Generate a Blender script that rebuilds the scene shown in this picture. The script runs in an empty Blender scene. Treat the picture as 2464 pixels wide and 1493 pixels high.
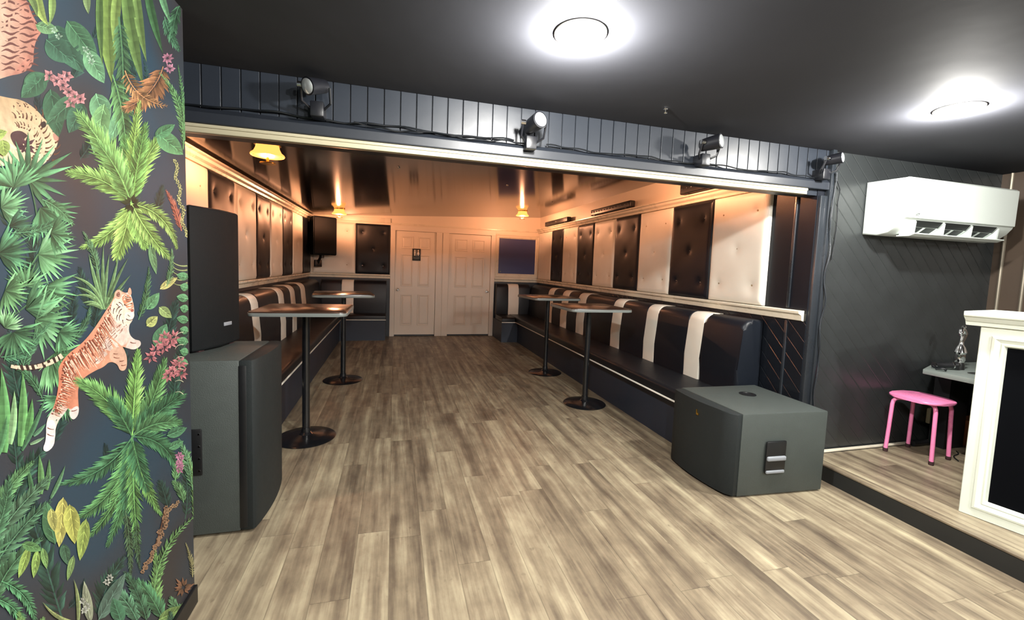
import bpy, bmesh, math, random
from mathutils import Vector, Matrix
random.seed(7)
D = bpy.data; SC = bpy.context.scene; COL = SC.collection
PI = math.pi
# ------------------------------------------------------------------ camera
CF = Vector((0.26398698, 0.96134632, -0.07825682)); CR = Vector((0.96440299, -0.26178599, 0.03734925)); CU = Vector((-0.01541902, 0.08533082, 0.99623336))
FPX, CX, CY, CO = 1043.946, 1232.0, 723.59, Vector((0, 0, 1.37))
cd = D.cameras.new('camera'); cam = D.objects.new('camera', cd); COL.objects.link(cam)
M = Matrix((CR, CU, -CF)).transposed().to_4x4(); M.translation = CO
cam.matrix_world = M
cd.sensor_width = 36; cd.lens = 15.2525; cd.shift_y = -0.0093; cd.clip_start = 0.02
SC.camera = cam
# ------------------------------------------------------------------ world, exposure
W = D.worlds.new('world'); SC.world = W; W.use_nodes = True
W.node_tree.nodes['Background'].inputs[0].default_value = (0.5, 0.6, 0.8, 1)
W.node_tree.nodes['Background'].inputs[1].default_value = 0.02
SC.view_settings.view_transform = 'Standard'; SC.view_settings.look = 'None'
SC.view_settings.gamma = 1; SC.view_settings.exposure = 1.1
SC.view_settings.use_curve_mapping = False
W_DOWN = 62; W_AMBER = 118
# room numbers (metres)
XL, XR, YB, YO = -1.425, 2.78, 8.233, 2.361      # lounge left / right / back wall, opening plane
ZC, ZST, XS, XE = 2.236, 0.115, 2.83, 4.62       # main ceiling, stage top, stage edge, stage right wall
RAIL, PT = 1.136, 2.035                          # chair rail top, underside of the crown
MX, MY = -0.738, 1.875                           # mural wall plane and its end
def zl(x): return 2.13 + (x + 1.425) * 0.052     # the lounge ceiling rises to the right

def lin(c):
    return tuple((v / 12.92 if v <= 0.04045 else ((v + 0.055) / 1.055) ** 2.4) for v in [k / 255 for k in c])
# ------------------------------------------------------------------ materials
def newmat(name):
    m = D.materials.new(name); m.use_nodes = True; nt = m.node_tree
    return m, nt, nt.nodes['Principled BSDF']
def N(nt, t, **kw):
    n = nt.nodes.new(t)
    for k, v in kw.items(): setattr(n, k, v)
    return n
def L(nt, a, b): nt.links.new(a, b)
def mth(nt, op, a, b=None, c=None):
    n = N(nt, 'ShaderNodeMath', operation=op)
    for i, v in enumerate((a, b, c)):
        if v is None: continue
        if isinstance(v, (int, float)): n.inputs[i].default_value = v
        else: L(nt, v, n.inputs[i])
    return n.outputs[0]
def mat(name, rgb, rough=0.5, metal=0.0, var=0.12, scale=6.0, bump=0.0, bscale=80, coat=0.0, spec=0.5, rvar=0.1):
    m, nt, b = newmat(name)
    tc = N(nt, 'ShaderNodeTexCoord'); nz = N(nt, 'ShaderNodeTexNoise'); nz.inputs['Scale'].default_value = scale; nz.inputs['Detail'].default_value = 4
    L(nt, tc.outputs['Object'], nz.inputs['Vector'])
    c = lin(rgb); mx = N(nt, 'ShaderNodeMix', data_type='RGBA')
    mx.inputs[6].default_value = (*[v * (1 - var) for v in c], 1); mx.inputs[7].default_value = (*[min(1, v * (1 + var)) for v in c], 1)
    L(nt, nz.outputs[0], mx.inputs[0]); L(nt, mx.outputs[2], b.inputs['Base Color'])
    r = mth(nt, 'MULTIPLY_ADD', nz.outputs[0], rvar, rough - rvar / 2); L(nt, r, b.inputs['Roughness'])
    b.inputs['Metallic'].default_value = metal; b.inputs['Coat Weight'].default_value = coat; b.inputs['Coat Roughness'].default_value = 0.1
    b.inputs['Specular IOR Level'].default_value = spec
    if bump:
        n2 = N(nt, 'ShaderNodeTexNoise'); n2.inputs['Scale'].default_value = bscale; L(nt, tc.outputs['Object'], n2.inputs['Vector'])
        bp = N(nt, 'ShaderNodeBump'); bp.inputs['Strength'].default_value = bump; bp.inputs['Distance'].default_value = 0.002
        L(nt, n2.outputs[0], bp.inputs['Height']); L(nt, bp.outputs[0], b.inputs['Normal'])
    return m
def emit(name, rgb, st):
    m, nt, b = newmat(name); b.inputs['Base Color'].default_value = (*[v * 0.12 for v in rgb], 1)
    b.inputs['Emission Color'].default_value = (*rgb, 1); b.inputs['Emission Strength'].default_value = st
    return m
def floor_mat():
    m, nt, b = newmat('vinyl_planks')
    tc = N(nt, 'ShaderNodeTexCoord'); sp = N(nt, 'ShaderNodeSeparateXYZ'); L(nt, tc.outputs['Object'], sp.inputs[0])
    W_, Ln = 0.152, 1.22
    xr = mth(nt, 'DIVIDE', sp.outputs[0], W_); row = mth(nt, 'FLOOR', xr); fx = mth(nt, 'FRACT', xr)
    wn = N(nt, 'ShaderNodeTexWhiteNoise', noise_dimensions='1D'); L(nt, row, wn.inputs['W'])
    yr = mth(nt, 'ADD', mth(nt, 'DIVIDE', sp.outputs[1], Ln), mth(nt, 'MULTIPLY', wn.outputs[0], 7.31)); idx = mth(nt, 'FLOOR', yr); fy = mth(nt, 'FRACT', yr)
    cb = N(nt, 'ShaderNodeCombineXYZ'); L(nt, row, cb.inputs[0]); L(nt, idx, cb.inputs[1])
    w2 = N(nt, 'ShaderNodeTexWhiteNoise', noise_dimensions='2D'); L(nt, cb.outputs[0], w2.inputs['Vector'])
    # grain coordinates, shifted on every plank
    def grain(sx, sy, det, off):
        c = N(nt, 'ShaderNodeCombineXYZ')
        L(nt, mth(nt, 'MULTIPLY_ADD', w2.outputs[0], 37.0, mth(nt, 'MULTIPLY', sp.outputs[0], sx)), c.inputs[0])
        L(nt, mth(nt, 'MULTIPLY_ADD', w2.outputs[0], 91.0 + off, mth(nt, 'MULTIPLY', sp.outputs[1], sy)), c.inputs[1])
        n = N(nt, 'ShaderNodeTexNoise'); n.inputs['Scale'].default_value = 1; n.inputs['Detail'].default_value = det; n.inputs['Roughness'].default_value = 0.6
        L(nt, c.outputs[0], n.inputs['Vector']); return n.outputs[0]
    g1 = grain(14, 0.75, 4, 0); g2 = grain(48, 3.0, 4, 5); g3 = grain(9, 5, 6, 11); g4 = grain(22, 14, 2, 23)
    v = mth(nt, 'ADD', mth(nt, 'MULTIPLY', g1, 1.05), mth(nt, 'ADD', mth(nt, 'MULTIPLY', g2, 0.28), mth(nt, 'ADD', mth(nt, 'MULTIPLY', g3, 0.55), mth(nt, 'MULTIPLY', w2.outputs[0], 0.15))))
    v = mth(nt, 'SUBTRACT', v, 0.51)
    cr = N(nt, 'ShaderNodeValToRGB'); L(nt, v, cr.inputs[0]); e = cr.color_ramp.elements
    e[0].position = 0.16; e[0].color = (*lin((70, 60, 50)), 1); e[1].position = 0.86; e[1].color = (*lin((180, 170, 142)), 1)
    for p, c in ((0.34, (97, 86, 72)), (0.5, (124, 112, 93)), (0.66, (150, 139, 116))):
        k = cr.color_ramp.elements.new(p); k.color = (*lin(c), 1)
    # knots
    kn = N(nt, 'ShaderNodeMapRange'); L(nt, g4, kn.inputs[0]); kn.inputs[1].default_value = 0.66; kn.inputs[2].default_value = 0.78
    mk = N(nt, 'ShaderNodeMix', data_type='RGBA'); L(nt, mth(nt, 'MULTIPLY', kn.outputs[0], 0.55), mk.inputs[0]); L(nt, cr.outputs[0], mk.inputs[6]); mk.inputs[7].default_value = (*lin((74, 60, 50)), 1)
    # seams
    ex = mth(nt, 'MULTIPLY', mth(nt, 'MINIMUM', fx, mth(nt, 'SUBTRACT', 1.0, fx)), W_); ey = mth(nt, 'MULTIPLY', mth(nt, 'MINIMUM', fy, mth(nt, 'SUBTRACT', 1.0, fy)), Ln)
    ed = mth(nt, 'MINIMUM', ex, ey); s = N(nt, 'ShaderNodeMapRange'); L(nt, ed, s.inputs[0]); s.inputs[1].default_value = 0.0005; s.inputs[2].default_value = 0.003
    s.inputs[3].default_value = 0.68; s.inputs[4].default_value = 1.0
    ms = N(nt, 'ShaderNodeVectorMath', operation='SCALE'); L(nt, mk.outputs[2], ms.inputs[0]); L(nt, s.outputs[0], ms.inputs['Scale'])
    L(nt, ms.outputs[0], b.inputs['Base Color']); b.inputs['Roughness'].default_value = 0.42; b.inputs['Specular IOR Level'].default_value = 0.4
    bp = N(nt, 'ShaderNodeBump'); bp.inputs['Strength'].default_value = 0.25; bp.inputs['Distance'].default_value = 0.003
    L(nt, mth(nt, 'ADD', s.outputs[0], mth(nt, 'MULTIPLY', g2, 0.25)), bp.inputs['Height']); L(nt, bp.outputs[0], b.inputs['Normal'])
    return m
def diagonal_mat(name, ax, rgb, rough, pitch=0.13, sgn=1):
    m, nt, b = newmat(name)
    tc = N(nt, 'ShaderNodeTexCoord'); sp = N(nt, 'ShaderNodeSeparateXYZ'); L(nt, tc.outputs['Object'], sp.inputs[0])
    u = mth(nt, 'FRACT', mth(nt, 'DIVIDE', mth(nt, 'ADD', mth(nt, 'MULTIPLY', sp.outputs[ax], sgn), sp.outputs[2]), pitch))
    d = mth(nt, 'MINIMUM', u, mth(nt, 'SUBTRACT', 1.0, u)); s = N(nt, 'ShaderNodeMapRange'); L(nt, d, s.inputs[0]); s.inputs[1].default_value = 0.0; s.inputs[2].default_value = 0.06
    nz = N(nt, 'ShaderNodeTexNoise'); nz.inputs['Scale'].default_value = 5; L(nt, tc.outputs['Object'], nz.inputs['Vector'])
    c = lin(rgb); mx = N(nt, 'ShaderNodeMix', data_type='RGBA'); mx.inputs[6].default_value = (*[v * 0.75 for v in c], 1); mx.inputs[7].default_value = (*[v * 1.25 for v in c], 1)
    L(nt, nz.outputs[0], mx.inputs[0]); L(nt, mx.outputs[2], b.inputs['Base Color']); b.inputs['Roughness'].default_value = rough
    bp = N(nt, 'ShaderNodeBump'); bp.inputs['Strength'].default_value = 0.55; bp.inputs['Distance'].default_value = 0.004
    L(nt, mth(nt, 'ADD', s.outputs[0], mth(nt, 'MULTIPLY', nz.outputs[0], 0.3)), bp.inputs['Height']); L(nt, bp.outputs[0], b.inputs['Normal'])
    return m
def mural_mat():
    m, nt, b = newmat('mural_paper')
    a = N(nt, 'ShaderNodeVertexColor', layer_name='Col'); tc = N(nt, 'ShaderNodeTexCoord')
    nz = N(nt, 'ShaderNodeTexNoise'); nz.inputs['Scale'].default_value = 55; nz.inputs['Detail'].default_value = 5; L(nt, tc.outputs['Object'], nz.inputs['Vector'])
    sc = N(nt, 'ShaderNodeVectorMath', operation='SCALE'); L(nt, a.outputs[0], sc.inputs[0]); L(nt, mth(nt, 'MULTIPLY_ADD', nz.outputs[0], 0.5, 0.25), sc.inputs['Scale'])
    L(nt, sc.outputs[0], b.inputs['Base Color']); b.inputs['Roughness'].default_value = 0.45; b.inputs['Specular IOR Level'].default_value = 0.35
    return m
def mural_ground():
    m, nt, b = newmat('mural_ground')
    tc = N(nt, 'ShaderNodeTexCoord'); nz = N(nt, 'ShaderNodeTexNoise'); nz.inputs['Scale'].default_value = 2.2; nz.inputs['Detail'].default_value = 2; L(nt, tc.outputs['Object'], nz.inputs['Vector'])
    cr = N(nt, 'ShaderNodeValToRGB'); L(nt, nz.outputs[0], cr.inputs[0]); e = cr.color_ramp.elements
    e[0].position = 0.4; e[0].color = (*lin((34, 50, 62)), 1); e[1].position = 0.62; e[1].color = (*lin((43, 41, 43)), 1)
    L(nt, cr.outputs[0], b.inputs['Base Color']); b.inputs['Roughness'].default_value = 0.45; b.inputs['Specular IOR Level'].default_value = 0.35
    return m
K = dict(
    spk_black=mat('black_speaker_paint', (24, 29, 31), 0.55, spec=0.25, scale=20, bump=0.4, bscale=260), grille_black=mat('black_speaker_grille', (16, 20, 22), 0.6, spec=0.2, scale=30, bump=0.6, bscale=380),
    trim_dull=mat('cream_painted_strip', (172, 165, 140), 0.4, scale=8, var=0.05),
    black_vinyl_back=mat('black_backrest_vinyl', (19, 23, 30), 0.4, spec=0.28, scale=7, bump=0.15, bscale=220),
    floor=floor_mat(), mural=mural_mat(), ground=mural_ground(),
    ceil_main=mat('black_painted_ceiling', (62, 63, 68), 0.75, spec=0.04, scale=1.5, var=0.25, bump=0.35, bscale=7, rvar=0.3),
    ceil_lounge=mat('gloss_black_ceiling', (24, 22, 22), 0.115, scale=1.2, var=0.2, spec=0.8, rvar=0.04),
    black_wall=mat('black_wall_paint', (32, 36, 43), 0.42, scale=3, bump=0.2, bscale=25),
    bead=mat('beadboard_black', (33, 38, 46), 0.38, scale=3, bump=0.15, bscale=30),
    cream_wall=mat('cream_wall_paint', (220, 210, 192), 0.45, scale=3, var=0.06, bump=0.1, bscale=30),
    trim=mat('cream_gloss_trim', (214, 207, 188), 0.28, scale=8, var=0.05),
    cream_vinyl=mat('cream_vinyl', (224, 220, 208), 0.46, scale=7, var=0.06, bump=0.15, bscale=220),
    black_vinyl=mat('black_vinyl', (18, 21, 28), 0.42, spec=0.25, scale=7, bump=0.15, bscale=220),
    black_vinyl_seat=mat('black_seat_vinyl', (18, 20, 24), 0.4, spec=0.35, scale=7, bump=0.15, bscale=200),
    base_blue=mat('bench_base_paint', (34, 42, 56), 0.5, scale=4),
    led=mat('silver_edge_trim', (240, 238, 228), 0.3, metal=0.0, var=0.03),
    button_dark=mat('glossy_black_button', (190, 190, 196), 0.15, metal=1.0),
    button_cream=mat('cream_button', (150, 130, 100), 0.3),
    spk=mat('textured_speaker_paint', (58, 64, 62), 0.55, scale=20, bump=0.5, bscale=260),
    grille=mat('speaker_grille_cloth', (28, 33, 34), 0.6, spec=0.3, scale=30, bump=0.6, bscale=380),
    spk_dark=mat('dark_plastic', (18, 19, 21), 0.4, bump=0.1),
    handle=mat('grey_handle_plastic', (128, 132, 138), 0.4),
    chrome=mat('chrome', (225, 225, 225), 0.08, metal=1.0, var=0.03, rvar=0.03),
    gold=mat('gold_badge', (220, 180, 90), 0.25, metal=1.0),
    steel_black=mat('black_table_metal', (18, 19, 22), 0.22, metal=0.0, spec=0.8),
    tabletop=mat('dark_brown_laminate', (52, 36, 30), 0.2, scale=3, var=0.25, spec=0.7),
    tableedge=mat('grey_table_edge', (110, 116, 114), 0.3),
    ac=mat('white_ac_plastic', (206, 214, 209), 0.32, var=0.02), ac_dark=mat('ac_dark_slot', (14, 18, 18), 0.6), ac_grey=mat('ac_grey_mark', (120, 124, 124), 0.5),
    bar_white=mat('bar_white_paint', (208, 215, 204), 0.32, scale=5, var=0.03), bar_black=mat('bar_black_panel', (4, 5, 8), 0.8, spec=0.05),
    pink=mat('pink_enamel', (244, 138, 186), 0.28, var=0.05), rubber=mat('brown_rubber', (56, 32, 34), 0.7),
    desk=mat('grey_desk_laminate', (118, 126, 122), 0.4, var=0.08), desk_black=mat('desk_black', (12, 13, 17), 0.5),
    diag=diagonal_mat('diagonal_boards_stage', 0, (43, 46, 47), 0.36, 0.115, 1),
    diag_r=diagonal_mat('diagonal_boards_lounge', 1, (22, 25, 31), 0.26, 0.12, -1),
    post=mat('dark_gloss_post', (34, 38, 43), 0.28, spec=0.6, bump=0.3, bscale=14),
    bronze=mat('brown_metal_sheet', (70, 58, 48), 0.4, metal=0.0, scale=2, var=0.3), silver=mat('pale_metal_strip', (130, 122, 108), 0.4, metal=0.5),
    riser=mat('riser_black', (32, 34, 34), 0.55), glass=mat('dark_window_glass', (58, 66, 112), 0.35, spec=0.3, var=0.05, rvar=0.01),
    card=mat('orange_cardboard', (168, 104, 66), 0.7), beige=mat('beige_plastic', (190, 184, 150), 0.45), door=mat('cream_door_paint', (218, 210, 196), 0.4, scale=3, var=0.07, bump=0.15, bscale=20),
    cable=mat('black_cable', (16, 19, 23), 0.35), lens=mat('lamp_lens', (215, 220, 222), 0.15, metal=0.6, spec=1), lamp_body=mat('lamp_body', (20, 21, 26), 0.35),
    white_lamp=emit('white_diffuser', (1.0, 0.97, 0.9), 160), amber_lamp=emit('amber_shade', (1.0, 0.33, 0.07), 1.15), amber_core=emit('amber_bulb', (1.0, 0.30, 0.06), 0.5),
    lamp_ring=mat('lamp_ring_white', (230, 228, 220), 0.4), sign=mat('sign_black', (30, 34, 36), 0.35), sign_white=mat('sign_white', (225, 222, 210), 0.4),
)
# ------------------------------------------------------------------ mesh helpers
class MB:
    def __init__(s): s.bm = bmesh.new(); s.mats = []
    def mi(s, m):
        if m is None: return 0
        if m not in s.mats: s.mats.append(m)
        return s.mats.index(m)
    def box(s, x0, x1, y0, y1, z0, z1, bev=0.0, seg=2, m=None):
        i = s.mi(m)
        vs = [s.bm.verts.new((x, y, z)) for x in (x0, x1) for y in (y0, y1) for z in (z0, z1)]
        fs = [s.bm.faces.new([vs[k] for k in q]) for q in ((0, 1, 3, 2), (4, 6, 7, 5), (0, 4, 5, 1), (2, 3, 7, 6), (0, 2, 6, 4), (1, 5, 7, 3))]
        for f in fs: f.material_index = i
        if bev:
            es = list({e for f in fs for e in f.edges})
            bmesh.ops.bevel(s.bm, geom=es, offset=bev, segments=seg, affect='EDGES', profile=0.5)
        return s
    def prism(s, pts, a, b, axis='z', bev=0.0, seg=2, m=None):
        """2D outline extruded from a to b; axis z: (x,y), axis x: (y,z), axis y: (x,z)"""
        i = s.mi(m)
        def P(p, h): return {'z': (p[0], p[1], h), 'x': (h, p[0], p[1]), 'y': (p[0], h, p[1])}[axis]
        A = [s.bm.verts.new(P(p, a)) for p in pts]; B = [s.bm.verts.new(P(p, b)) for p in pts]
        fs = [s.bm.faces.new(A[::-1]), s.bm.faces.new(B)]; n = len(pts)
        for k in range(n): fs.append(s.bm.faces.new((A[k], A[(k + 1) % n], B[(k + 1) % n], B[k])))
        for f in fs: f.material_index = i
        if bev:
            es = list(fs[0].edges) + list(fs[1].edges)
            bmesh.ops.bevel(s.bm, geom=es, offset=bev, segments=seg, affect='EDGES', profile=0.5)
        return s
    def lathe(s, prof, c=(0, 0, 0), seg=32, axis='z', m=None, R=None):
        i = s.mi(m); rings = []
        for r, h in prof:
            ring = []
            for k in range(seg):
                a = 2 * PI * k / seg; v = Vector((r * math.cos(a), r * math.sin(a), h))
                if axis == 'y': v = Vector((v.x, -v.z, v.y))
                if axis == 'x': v = Vector((-v.z, v.y, v.x))
                if R is not None: v = R @ v
                ring.append(s.bm.verts.new(v + Vector(c)))
            rings.append(ring)
        for a, b in zip(rings, rings[1:]):
            for k in range(seg):
                f = s.bm.faces.new((a[k], a[(k + 1) % seg], b[(k + 1) % seg], b[k])); f.material_index = i
        for r_, fl in ((rings[0], True), (rings[-1], False)):
            f = s.bm.faces.new(r_[::-1] if fl else r_); f.material_index = i
        return s
    def tube(s, pts, r, seg=12, m=None):
        i = s.mi(m); P = [Vector(p) for p in pts]; rings = []
        up = Vector((0, 0, 1)); t0 = (P[1] - P[0]).normalized()
        if abs(t0.dot(up)) > 0.95: up = Vector((0, 1, 0))
        u = t0.cross(up).normalized()
        for k, p in enumerate(P):
            t = (P[min(k + 1, len(P) - 1)] - P[max(k - 1, 0)]).normalized()
            u = (u - t * u.dot(t)).normalized(); v = t.cross(u)
            rr = r[k] if isinstance(r, (list, tuple)) else r
            rings.append([s.bm.verts.new(p + u * rr * math.cos(2 * PI * j / seg) + v * rr * math.sin(2 * PI * j / seg)) for j in range(seg)])
        for a, b in zip(rings, rings[1:]):
            for k in range(seg): f = s.bm.faces.new((a[k], a[(k + 1) % seg], b[(k + 1) % seg], b[k])); f.material_index = i
        f = s.bm.faces.new(rings[0][::-1]); f.material_index = i; f = s.bm.faces.new(rings[-1]); f.material_index = i
        return s
    def frame(s, x0, x1, z0, z1, prof, m=None):
        """picture frame in the x-z plane, mitred; prof = list of (inset, y)"""
        i = s.mi(m); R = []
        for ins, y in prof:
            R.append([s.bm.verts.new(p) for p in ((x0 + ins, y, z0 + ins), (x1 - ins, y, z0 + ins), (x1 - ins, y, z1 - ins), (x0 + ins, y, z1 - ins))])
        for a, b in zip(R, R[1:] + R[:1]):
            for k in range(4): f = s.bm.faces.new((a[k], a[(k + 1) % 4], b[(k + 1) % 4], b[k])); f.material_index = i
        return s
    def build(s, name, m=None, parent=None, smooth=True, loc=(0, 0, 0), rz=0.0, tf=None):
        if tf is not None: bmesh.ops.transform(s.bm, matrix=tf, verts=s.bm.verts)
        bmesh.ops.recalc_face_normals(s.bm, faces=s.bm.faces)
        me = D.meshes.new(name); s.bm.to_mesh(me); s.bm.free()
        if m is not None: me.materials.append(m)
        for k in s.mats:
            if k is not None: me.materials.append(k)
        if smooth and len(me.polygons):
            me.polygons.foreach_set('use_smooth', [True] * len(me.polygons)); me.set_sharp_from_angle(angle=math.radians(32))
        o = D.objects.new(name, me); COL.objects.link(o); o.location = loc; o.rotation_euler = (0, 0, rz)
        if parent: o.parent = parent
        return o
def thing(name, label, cat, loc=(0, 0, 0), rz=0.0, group=None):
    o = D.objects.new(name, None); COL.objects.link(o); o.location = loc; o.rotation_euler = (0, 0, rz); o.empty_display_size = 0.1
    o['label'] = label; o['category'] = cat
    if group: o['group'] = group
    return o
def tag(o, label, cat, group=None):
    o['label'] = label; o['category'] = cat
    if group: o['group'] = group
    return o
def struct(o, label=None):
    o['kind'] = 'structure'
    if label: o['label'] = label
    return o
def kids(o): return [c for c in D.objects if c.parent == o]
def dup(root, loc, label, rz=None):
    r = root.copy(); COL.objects.link(r); r.location = loc; r['label'] = label
    if rz is not None: r.rotation_euler = (0, 0, rz)
    for ch in kids(root):
        c = ch.copy(); COL.objects.link(c); c.parent = r
        for g in kids(ch):
            d = g.copy(); COL.objects.link(d); d.parent = c
    return r

# ------------------------------------------------------------------ the room shell
struct(MB().box(-1.6, 4.8, -3.6, 8.4, -0.06, 0).build('floor', K['floor'], smooth=False), 'weathered grey brown wood look plank floor')
struct(MB().box(-1.6, 4.8, -3.6, YO, ZC, ZC + 0.06).build('ceiling', K['ceil_main'], smooth=False), 'black painted ceiling of the front room')
struct(MB().prism([(-1.6, zl(-1.6)), (2.95, zl(2.95)), (2.95, zl(2.95) + 0.06), (-1.6, zl(-1.6) + 0.06)], YO + 0.06, 8.4, 'y').build('ceiling', K['ceil_lounge'], smooth=False), 'glossy black ceiling of the lounge')
# walls of the front room
wl = struct(MB().box(MX - 0.14, MX, -3.6, MY, 0, ZC).build('wall_left', K['ground'], smooth=False), 'wall papered with a dark jungle mural')
b = MB().box(MX, MX + 0.012, -3.6, MY, 0, 0.075, 0.003)
struct(b.build('baseboard_left', K['spk_dark'], smooth=False))
struct(MB().box(-1.6, -1.5, 1.0, YO, 0, ZC).build('wall_far_left', K['black_wall'], smooth=False))
struct(MB().box(-1.5, MX - 0.14, 0.95, 1.05, 0, ZC).build('wall_far_left', K['black_wall'], smooth=False))
struct(MB().box(-1.6, 4.8, -3.7, -3.6, 0, ZC).build('wall_rear', K['black_wall'], smooth=False))
struct(MB().box(2.85, 4.75, YO, YO + 0.1, 0, ZC).build('wall_stage_back', K['diag'], smooth=False), 'black wall of diagonal boards behind the stage')
ws = MB().box(XE, XE + 0.1, -3.6, YO, 0, ZC)
wsr = struct(ws.build('wall_stage_right', K['bronze'], smooth=False), 'brown metal clad wall at the right of the stage')
b = MB()
for k in range(9): b.tube([(XE - 0.004, 2.3 - 0.135 * k, ZST), (XE - 0.004, 2.3 - 0.135 * k, ZC)], 0.011, 8)
b.build('metal_strip', K['silver'], wsr)
# lounge walls: black wainscot below the rail, cream above
def lounge_wall(name, lo, hi, **kw):
    w = struct(lo); hi.parent = w; return w
w = struct(MB().box(XL - 0.1, XL, YO, 8.4, 0, RAIL - 0.02).build('wall_lounge_left', K['black_wall'], smooth=False))
MB().box(XL - 0.1, XL, YO, 8.4, RAIL - 0.02, 2.4).build('upper_wall', K['cream_wall'], w, False)
w = struct(MB().box(XR, XR + 0.07, YO + 0.0, 8.4, 0, RAIL - 0.02).build('wall_lounge_right', K['diag_r'], smooth=False))
MB().box(XR, XR + 0.07, 2.72, 8.4, RAIL - 0.02, 2.5).build('upper_wall', K['cream_wall'], w, False)
MB().box(XR, XR + 0.07, YO, 2.72, RAIL - 0.02, 2.5).build('end_panel', K['black_vinyl'], w, False)
w = struct(MB().box(XL, -0.063, YB, YB + 0.1, 0, RAIL - 0.02).box(1.884, XR, YB, YB + 0.1, 0, RAIL - 0.02).build('wall_lounge_back', K['black_wall'], smooth=False))
MB().box(XL, -0.063, YB, YB + 0.1, RAIL - 0.02, 2.5).box(-0.063, 1.884, YB, YB + 0.1, 2.04, 2.5).box(1.884, XR, YB, YB + 0.1, RAIL - 0.02, 2.5).build('upper_wall', K['cream_wall'], w, False)
# header over the opening
hw = MB().box(-1.5, 2.85, YO + 0.006, YO + 0.1, 1.93, 2.5)
x = -1.5
while x < 2.84:
    hw.box(x + 0.003, min(x + 0.0775, 2.85), YO - 0.006, YO + 0.01, 2.03, ZC - 0.001, 0.0012, 1); x += 0.08
struct(hw.build('wall_header', K['bead'], smooth=False), 'header of black vertical beadboard above the opening')
struct(MB().box(-1.5, 2.85, YO - 0.03, YO + 0.006, 1.967, 2.02, 0.006).prism([(YO - 0.03, 2.018), (YO - 0.006, 2.04), (YO + 0.006, 2.04), (YO + 0.006, 2.0)], -1.5, 2.85, 'x').build('trim_1', K['black_wall'], smooth=False), 'black ledge under the beadboard header')
struct(MB().box(-1.5, 2.67, YO - 0.018, YO + 0.02, 1.927, 1.967, 0.005).box(-1.5, 2.67, YO - 0.024, YO, 1.95, 1.966, 0.004).build('trim_2', K['trim_dull']), 'thin cream trim strip along the bottom of the header')
# chair rails
def rail_prof(s, wx):  # outline (offset from wall, z)
    return [(wx, RAIL - 0.075), (wx + s * 0.018, RAIL - 0.07), (wx + s * 0.022, RAIL - 0.035), (wx + s * 0.05, RAIL - 0.02), (wx + s * 0.05, RAIL - 0.004), (wx + s * 0.046, RAIL), (wx, RAIL)]
struct(MB().prism([(p[0], p[1]) for p in rail_prof(1, XL)], YO + 0.02, YB, 'y').build('trim_3', K['trim'], smooth=False), 'cream chair rail on the left lounge wall')
struct(MB().prism([(p[0], p[1]) for p in rail_prof(-1, XR)], YO + 0.02, YB, 'y').build('trim_4', K['trim'], smooth=False), 'cream chair rail on the right lounge wall')
struct(MB().prism([(p[0], p[1]) for p in rail_prof(-1, YB)], XL, -0.063, 'x').build('trim_5', K['trim'], smooth=False), 'cream chair rail left of the doors')
struct(MB().prism([(p[0], p[1]) for p in rail_prof(-1, YB)], 1.884, XR, 'x').build('trim_6', K['trim'], smooth=False), 'cream chair rail right of the doors')
# crowns / picture ledge
def crown(s, wx, z0, z1):
    h = z1 - z0
    return [(wx, z0), (wx + s * 0.03, z0 + 0.004), (wx + s * 0.036, z0 + h * 0.3), (wx + s * 0.055, z0 + h * 0.5), (wx + s * 0.062, z0 + h * 0.75), (wx + s * 0.08, z0 + h * 0.85), (wx + s * 0.08, z1), (wx, z1)]
struct(MB().prism(crown(1, XL, PT, 2.115), YO + 0.1, YB, 'y').build('trim_7', K['trim'], smooth=False), 'cream crown moulding on the left lounge wall')
struct(MB().prism(crown(-1, XR, PT, 2.115), YO + 0.1, YB, 'y').build('trim_8', K['trim'], smooth=False), 'cream moulding above the right wall panels')
struct(MB().box(XL, -0.063, YB - 0.02, YB, 2.07, 2.15, 0.004).box(-0.063, XR, YB - 0.012, YB, 2.05, 2.075, 0.004).build('trim_9', K['trim'], smooth=False), 'cream moulding along the top of the back wall')
# corner post at the opening
p = struct(MB().box(2.785, 2.85, YO - 0.025, YO + 0.02, 0, 1.93, 0.006).box(2.84, 2.875, YO - 0.04, YO + 0.0, 0, 2.236, 0.006).build('trim_10', K['post']), 'dark glossy corner post at the right of the opening')
struct(MB().box(XR - 0.012, XR, 2.50, 2.522, 0, RAIL - 0.08, 0.004).box(XR - 0.012, XR, 2.50, 2.522, RAIL + 0.01, 2.1, 0.004).build('trim_11', K['post']), 'dark glossy vertical strip near the end of the right lounge wall')

# doors in the back wall
def door(n, x0, x1, knobx, label):
    y = YB + 0.01
    b = MB().box(x0, x1, y, y + 0.04, 0.03, 1.942, 0.002, 1)
    o = struct(b.build('door_%d' % n, K['door'], smooth=False), label)
    wd = x1 - x0; st = 0.11 * wd / 0.76; mid = (x0 + x1) / 2
    for cx0, cx1 in ((x0 + st, mid - 0.045), (mid + 0.045, x1 - st)):
        for z0, z1 in ((0.2, 0.78), (0.93, 1.52), (1.62, 1.85)):
            MB().frame(cx0, cx1, z0, z1, [(0, y + 0.001), (0.004, y - 0.009), (0.016, y - 0.009), (0.026, y + 0.0), (0.045, y - 0.007), (0.3 * (cx1 - cx0), y - 0.008), (0.3 * (cx1 - cx0), y + 0.002)]).box(cx0 + 0.05, cx1 - 0.05, y - 0.007, y + 0.002, z0 + 0.05, z1 - 0.05, 0.003).build('door_panel', K['door'], o, False)
    k = MB().lathe([(0.028, 0), (0.028, 0.006), (0.011, 0.01), (0.011, 0.035), (0.024, 0.045), (0.028, 0.06), (0.02, 0.074), (0.004, 0.078)], (knobx, y, 0.87), 20, 'y').build('door_knob', K['chrome'], o)
    return o
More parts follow.
